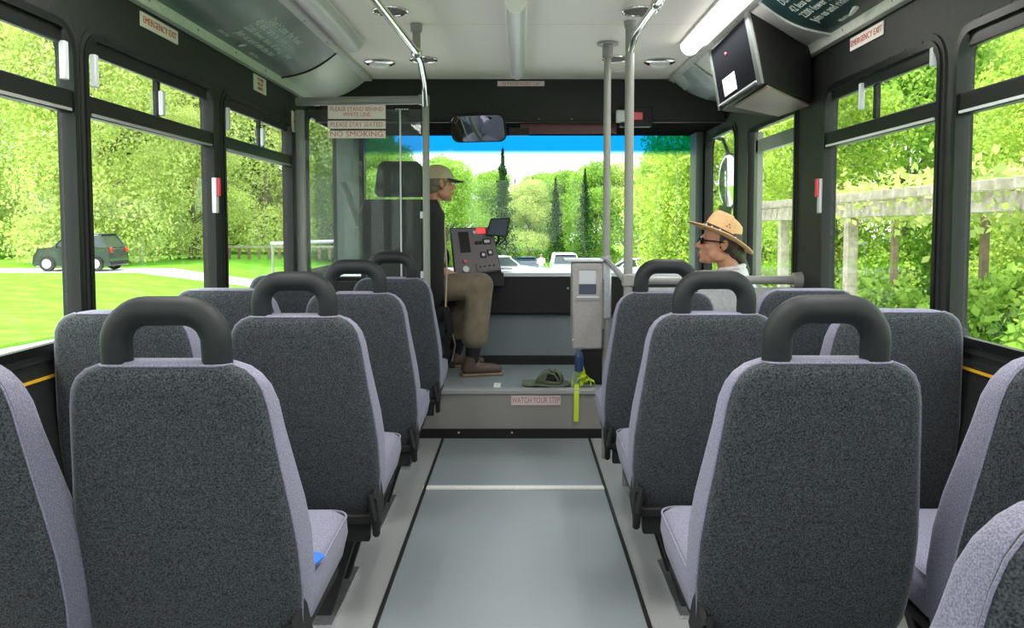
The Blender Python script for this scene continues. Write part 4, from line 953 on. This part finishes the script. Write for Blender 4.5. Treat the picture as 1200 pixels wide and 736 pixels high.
def blobs(cs,per=None,shell=.35,droop=0):
    cs=np.array(cs)
    def f(rg,n):
        w=cs[:,3]**2; w=w/w.sum(); k=rg.choice(len(cs),n,p=w); d=rg.normal(size=(n,3)); d/=np.linalg.norm(d,axis=1)[:,None]
        r=cs[k,3]*(1-shell*rg.random(n)**1.5)*(1+.12*rg.normal(size=n)); P=cs[k,:3]+d*r[:,None]*np.array([1,1,.8])
        if droop: P[:,2]-=droop*rg.random(n)**3*(np.hypot(P[:,0],P[:,1])/np.hypot(P[:,0],P[:,1]).max())
        P[:,2]=np.maximum(P[:,2],.25); return P
    return f
def decid(seed,h,r,base,m,nl,size,nb=26,droop=0):
    rg=random.Random(seed); cs=[]
    for i in range(nb):
        t=rg.random()**.8; z=base+(h-base)*t; rr_=r*math.sin(PI*min(.97,(.18+.75*t)))*.75; a=rg.random()*2*PI; q=rr_*math.sqrt(rg.random()); cs.append((q*math.cos(a),q*math.sin(a),z,r*(.22+.22*rg.random())))
    fm=leafmesh('foliage',nl,blobs(cs,droop=droop),size,m,seed)
    b=MB(); b.tube([(0,0,0),(.06*r,0,base*.8),(0,.05*r,h*.55),(.05,.0,h*.85)],[.045*r+.05,.04*r+.03,.025*r,.012*r],8)
    for c in cs[:12]: 
        z0=min(c[2]*.7,h*.6); b.tube([(0,0,max(z0-.3,.5)),(c[0]*.5,c[1]*.5,(z0+c[2])/2),(c[0],c[1],c[2])],[.016*r+.02,.012*r+.01,.008*r],5)
    return fm,b.mesh('trunk',M['bark'])
def conif(seed,h,r,m,nl,size):
    def f(rg,n):
        t=rg.random(n)**.75; lay=np.floor(t*22)/22; z=h*(.08+.92*(lay+ .02*rg.normal(size=n))); rr_=r*(1-t)*(.15+.85*rg.random(n))*(.8+.3*np.sin(lay*57.+seed)); a=rg.random(n)*2*PI; a=np.round(a*7/(2*PI)+lay*11*.37)*2*PI/7+.22*rg.normal(size=n)
        return np.stack([rr_*np.cos(a),rr_*np.sin(a),z-.22*rr_],1)
    b=MB(); b.tube([(0,0,0),(0,0,h*.98)],[.035*r+.05,.01],7)
    return leafmesh('foliage',nl,f,size,m,seed,.35),b.mesh('trunk',M['bark'])
S={'dA':decid(1,13,5.2,.6,M['leafA'],56000,.085,42,1.6),'dB':decid(2,10,4.0,.4,M['leafB'],38000,.09,34),'dC':decid(3,9,3.6,.5,M['leafA'],40000,.07,34,.6),'dD':decid(13,9,3.6,.5,M['leafD'],40000,.07,34,.6),'cA':conif(4,12,2.6,M['leafC'],12000,.16),'cB':conif(5,11,2.3,M['leafC'],5000,.13)}
def tree(k,x,y,s,label,group,rz=0,sz=1,name=None):
    e=empty(name or ('conifer_tree' if k[0]=='c' else 'leafy_tree'),(x,y,gz(x,y)+.04),rz); tag(e,label,'tree',group)
    f,t=S[k]
    o=D.objects.new('foliage',f); C.objects.link(o); o.parent=e; o['kind']='stuff'
    q=D.objects.new('trunk',t); C.objects.link(q); q.parent=e
    o.scale=q.scale=(s,s,s*sz); return e
rt=random.Random(3)
gl='yellow green trees beyond the left lawn'
lf=[(-22,40.5,1.15,'dA'),(-27,52,1.3,'dA'),(-34,47,1.25,'dA'),(-17,54,1.25,'dA'),(-12,60,1.2,'dB'),(-42,60,1.4,'dA'),(-24,66,1.5,'dB'),(-50,50,1.35,'dA'),(-16,72,1.4,'dB'),(-35,75,1.6,'dB'),(-19,46,.9,'dC')]
LL=['broad yellow-green tree right behind the dark car on the path','leafy tree behind the fence, seen through the nearest left window','tallest leafy tree at the far left frame edge','leafy tree past the fence, seen through the second left window','leafy tree seen through the third left window']
LL+=['yellow-green tree in the background past the left lawn, crown hidden among others']*4+['low bushy tree at the right side of the second left window']+['yellow-green tree in the background past the left lawn, crown hidden among others']
for i,(x,y,s,k) in enumerate(lf): tree(k,x,y,s,LL[i],gl,rt.random()*6)
for (x,y,s) in ((-24,58,1.2),(-30,62,1.3),(-20,62,1.1)): tree('cA',x,y,s,'dark conifer standing among the trees beyond the left lawn','dark conifers beyond the left lawn',rt.random()*6)
FL=['rounded bright green tree beside the driver cap','bright green tree above the display screen','leafy tree behind the driver headrest','leafy tree above the white sport utility car','leafy tree above the white van','leafy tree just left of the grab pole','leafy tree between the two poles','leafy tree right of the barrier pole above the white sedan']
gf='bright green trees beyond the car park'
for i,(x,y,s,k) in enumerate([(-9.5,55,.86,'dB'),(-5.5,60,.80,'dB'),(-13,57,.95,'dB'),(-2.5,70,.80,'dB'),(.8,68,.80,'dC'),(3.6,70,.80,'dB'),(6.2,66,.84,'dB'),(8.8,66,.95,'dC'),(2,82,.85,'dB'),(11,60,.9,'dB'),(-7,75,.95,'dB'),(13,70,1.0,'dB'),(-1,86,.7,'dC'),(5,88,.75,'dB')]):
    tree(k,x,y,s,(FL[i] if i<len(FL) else 'small leafy tree in the back row beyond the car park'),gf,rt.random()*6)
for i,(x,y,s) in enumerate([(-1.2,54,.80),(-.5,72,.72),(2.9,66,.70),(5.0,62,.74),(1.2,78,.76),(6.4,76,.8),(-10.5,64,1.0)]): tree('cA' if i==6 else 'cB',x,y,s,'dark spruce rising above the trees beyond the car park','spruces beyond the car park',rt.random()*6)
RL=['large tree outside the right door window behind the outside mirror','leafy tree seen through the front side window above the pergola','leafy tree above the white pergola post in the front side window']
tree('dD',7.4,33,1.05,'pale yellow green tree filling the right side of the windshield',None,1)
for i,(x,y,s,k) in enumerate([(12,36,1.1,'dD'),(9.3,24,.85,'dD'),(13,27,1.0,'dB'),(17,30,1.1,'dD'),(20,24,1.1,'dD'),(14.5,21,.9,'dD'),(22,34,1.3,'dB'),(26,28,1.3,'dA'),(11.5,17.0,.75,'dD'),(18,17,.9,'dB')]): tree(k,x,y,s,(RL[i] if i<len(RL) else 'leafy tree in the mass behind the pergola'),'trees behind the pergola',rt.random()*6)
tree('dD',8.6,9.6,.72,'near leafy tree hanging over the pergola outside the rear right window',None,2,1.1)
# shrubs
S['sh']=(leafmesh('foliage',5000,blobs([(0,0,.45,.5),(.3,.2,.35,.4),(-.3,-.1,.35,.4)]),.06,M['leafB'],9),MB().tube([(0,0,0),(0,0,.5)],.03,6).mesh('stem',M['bark']))
for i,(x,y,s) in enumerate([(7.6,10.5,1.5),(8.2,12.5,1.6),(8.8,14.8,1.5),(7.2,13.2,1.1),(9.8,12.5,1.8),(7.3,16,1.2),(8.2,18.5,1.5),(10,16,1.7)]):
    e=tree('sh',x,y,s,'low green shrub growing under the pergola','shrubs under the pergola',i,name='shrub'); e['category']='shrub'
# fence left
e=thing('timber_fence','low weathered timber fence beyond the left path','fence',(-27,46,GZ+.04))
MB().box((0,0,.72),(40,.12,.12)).build('top_rail',M['wood'],e)
b=MB(); 
for k in range(70): b.box((-20+k*.58,0,.34),(.16,.10,.70))
o=b.build('post',M['wood2'],e); o['kind']='stuff'
# driver side railing
e=thing('metal_railing','thin pale metal railing outside the driver window','railing',(-6.0,22,GZ))
MB().cyl((-.9,0,1.55),(1.0,0,1.62),.045).build('rail',M['silver'],e)
for x in (-.85,.0,.95): MB().cyl((x,0,0),(x,0,1.58),.035).build('post',M['pole'],e)
# cars
def car(name,label,x,y,rz,L,W,H,paint,kind='sedan',group=None):
    e=empty(name,(x,y,gz(x,y)+(.05 if x<-9.6 or (x>5.3 and y<34) else .0)),rz); tag(e,label,'car',group)
    h=L/2; w=W/2
    hb=.60 if kind!='sedan' else .56
    body=[(-h,.32),(-h+.05,.62*H/1.5),(-h+.25,hb*H),(-h*.45,.64*H),(h*.62,.66*H),(h-.08,.60*H),(h,.32),(h-.05,.22),(-h+.1,.2)]
    b=MB(); n=len(body); vs=[]
    for s,k in ((-1,.92),(-1,1.0),(1,1.0),(1,.92)):
        for i,(a,z) in enumerate(body): vs.append((a if abs(s*k)==1 else a*.985,s*w*k,z if k==1.0 else z+(.02 if z>.5 else -.0)))
    fs=[]
    for i in range(3):
        for k in range(n): fs.append((i*n+k,i*n+(k+1)%n,(i+1)*n+(k+1)%n,(i+1)*n+k))
    fs+=[tuple(range(n))[::-1],tuple(3*n+k for k in range(n))]
    b.add(vs,fs).build('body',paint,e,bevel=.03)
    if kind=='sedan': gh=[(-h*.42,.62*H),(-h*.12,.97*H),(h*.30,H),(h*.68,.64*H)]
    elif kind=='suv': gh=[(-h*.48,.62*H),(-h*.18,.97*H),(h*.70,H),(h*.93,.62*H)]
    else: gh=[(-h*.75,.6*H),(-h*.5,.97*H),(h*.94,H),(h*.97,.6*H)]
    def house(sc,ins,z0,m,nm):
        b=MB(); vs=[]
        for s in (-1,1):
            for i,(a,z) in enumerate(gh):
                top=z>.8*H; vs.append((a*sc+(0),s*w*((.78 if top else .93)-ins),(z if not top else z-z0)))
        b.add(vs,[(0,1,2,3),(7,6,5,4),(0,4,5,1),(1,5,6,2),(2,6,7,3),(3,7,4,0)]).build(nm,m,e,bevel=.02)
    house(.99,.0,.045,M['carglass'],'glasshouse')
    c=[gh[1][0],gh[2][0]]; MB().box(((c[0]+c[1])/2,0,H-.02),(abs(c[1]-c[0])+.15,W*.80,.05)).build('roof',paint,e,bevel=.02)
    for (i,j) in ((0,1),(3,2)):
        for s in (-1,1): MB().tube([(gh[i][0]*.99,s*w*.93,gh[i][1]),(gh[j][0],s*w*.785,gh[j][1]-.03)],.035,6).build('pillar',paint,e)
    for s in (-1,1): MB().tube([((gh[0][0]+gh[3][0])/2,s*w*.935,gh[0][1]),((gh[1][0]+gh[2][0])/2,s*w*.79,H-.04)],.03,6).build('pillar',paint,e)
    for xx in (-h*.62,h*.62):
        for s in (-1,1):
            wl=MB().lathe([(.18,-.1),(.31,-.1),(.33,-.07),(.33,.07),(.31,.1),(.18,.1)],Matrix.Translation((xx,s*(w-.08),.33))@Matrix.Rotation(PI/2,4,'X'),20).build('wheel',M['tyre'],e)
            MB().lathe([(.05,-.115),(.2,-.105),(.2,.105),(.05,.115)],Matrix.Translation((xx,s*(w-.08),.33))@Matrix.Rotation(PI/2,4,'X'),14).build('hub',M['silver'],wl)
    for s in (-1,1):
        MB().box((-h+.03,s*w*.7,.58*H/1.5),(.08,.3,.14)).build('headlight',M['silver'],e,bevel=.02); MB().box((h-.03,s*w*.78,.56*H),(.08,.16,.22)).build('tail_light',M['lampred'],e,bevel=.02)
        MB().box((-h*.36,s*(w+.06),.66*H),(.1,.14,.1)).build('door_mirror',paint,e,bevel=.02)
    MB().box((-h+.04,0,.35),(.14,W*.9,.16)).build('bumper',M['black'],e,bevel=.03); MB().box((h-.04,0,.35),(.14,W*.9,.16)).build('bumper',M['black'],e,bevel=.03)
    return e
car('parked_suv','dark sport utility car on the path beyond the left lawn',-19.25,34.9,0,3.35,1.7,1.62,M['cdark'],'suv')
car('parked_suv','white sport utility car in the car park beside the console screen',-1.2,46,math.radians(200),4.4,1.8,1.62,M['cwhite'],'suv')
car('parked_car','dark blue car partly behind the white sport utility car',.35,58,PI/2+.2,4.4,1.8,1.5,M['cblue'],'sedan')
car('parked_van','white van seen end on in the middle of the car park',3.1,56,PI/2,4.8,1.9,1.75,M['cwhite'],'van')
car('parked_car','white sedan seen side on right of the farebox',6.9,50,.1,4.3,1.8,1.45,M['cwhite'],'sedan')
car('parked_car','red car at the right edge of the windshield',11.0,56,.2,4.3,1.8,1.45,M['cred'],'sedan')
car('parked_car','pale grey green car behind the pergola post',15.6,37,.1,4.3,1.8,1.45,M['csilver'],'sedan')
car('parked_car','dark car close behind the pergola, front wheel in view',15.6,31,.15,4.4,1.8,1.5,M['cdark'],'sedan')
# standing person far away
def bystander(x,y,top,bot,label):
    b=MB(); b.ell((0,0,1.60),(.085,.10,.12)); b.cap((0,0,1.5),(0,0,1.4),.05,.06); b.ell((0,0,1.22),(.20,.12,.26)); b.ell((0,0,.95),(.17,.12,.16))
    for s in (-1,1):
        b.cap((s*.2,0,1.38),(s*.25,.02,1.08),.05,.04); b.cap((s*.25,.02,1.08),(s*.24,.12,.84),.038,.028); b.cap((s*.09,0,.9),(s*.1,.02,.48),.08,.055); b.cap((s*.1,.02,.48),(s*.1,-.02,.08),.055,.038); b.cap((s*.1,-.04,.05),(s*.1,.15,.04),.04,.03)
    o=b.build('person',M['skin'],remesh=.02,sm=2); o.location=(x,y,gz(x,y)); tag(o,label,'person')
    b=MB(); b.ell((0,0,1.22),(.22,.14,.29)); [b.cap((s*.2,0,1.38),(s*.25,.02,1.12),.06,.05) for s in (-1,1)]; b.build('top',top,o,remesh=.02,sm=2)
    b=MB(); b.ell((0,0,.93),(.19,.14,.14)); [b.cap((s*.09,0,.88),(s*.1,.0,.12),.095,.06) for s in (-1,1)]; b.build('trousers',bot,o,remesh=.02,sm=2)
    b=MB(); b.ell((0,-.015,1.63),(.095,.105,.11)); b.build('hair',M['greyhair'],o,remesh=.02)
bystander(1.35,52,mat('pink_cloth',(.72,.50,.46),.9),M['plaid'],'person in a pale pink top standing between the parked cars')
# pergola
e=thing('pergola','weathered white timber pergola outside the right windows','pergola',(6.5,11,GZ-.15))
PA=Vector((6.6,9.0,1.56)); PBp=Vector((5.9,17.5,1.46)); d=(PBp-PA)
def pp(t,off=(0,0,0)): return PA+d*t+Vector(off)-Vector(e.location)
def beam(a,c,w_,h_,name,m,par):
    a=Vector(a);c=Vector(c); dd=(c-a).normalized(); sd=dd.cross(Vector((0,0,1))).normalized()*w_/2; up=Vector((0,0,h_/2))
    return MB().hexa([a-sd-up,a+sd-up,c+sd-up,c-sd-up,a-sd+up,a+sd+up,c+sd+up,c-sd+up]).build(name,m,par,bevel=.008)
beam(pp(-.25),pp(1.35),.07,.26,'beam',M['wood'],e); beam(pp(-.25,(2.6,0,0)),pp(1.35,(2.6,0,0)),.07,.26,'beam',M['wood'],e)
beam(pp(-.25,(.18,0,-.0)),pp(1.35,(.18,0,0)),.07,.26,'beam',M['wood'],e)
for k in range(40):
    t=-.22+k*.04; a=pp(t,(-.45,0,.21)); c=pp(t,(3.1,0,.21)); beam(a,c,.055,.15,'rafter',M['wood'],e)
for t in (-.02,.34,.70,1.06):
    for ox in (.09,2.6):
        p_=pp(t,(ox,0,0)); MB().box((p_.x,p_.y,(p_.z-.1)/2-.02),(.20 if ox<1 else .13,.20 if ox<1 else .13,p_.z-.1+.04)).build('post',M['wood' if ox<1 else 'wood2'],e,bevel=.01)
for t in (.12,):
    p_=pp(t,(1.3,0,0)); MB().box((p_.x,p_.y,p_.z/2),(.17,.17,p_.z)).build('post',M['wood2'],e,bevel=.01)
def vf(rg,n):
    t=rg.random(n)*1.1-.2; P=np.array([[*pp(0)]])+np.outer(t,np.array(d)); P[:,0]+=rg.random(n)*3-.2; P[:,2]+=.28+.25*rg.normal(size=n)*(.4+.6*np.sin(t*19)**2)-.5*(rg.random(n)**4); return P
vm=leafmesh('vine',6000,vf,.075,M['leafA'],21); v_=D.objects.new('vine',vm); C.objects.link(v_); v_.parent=e; v_['kind']='stuff'
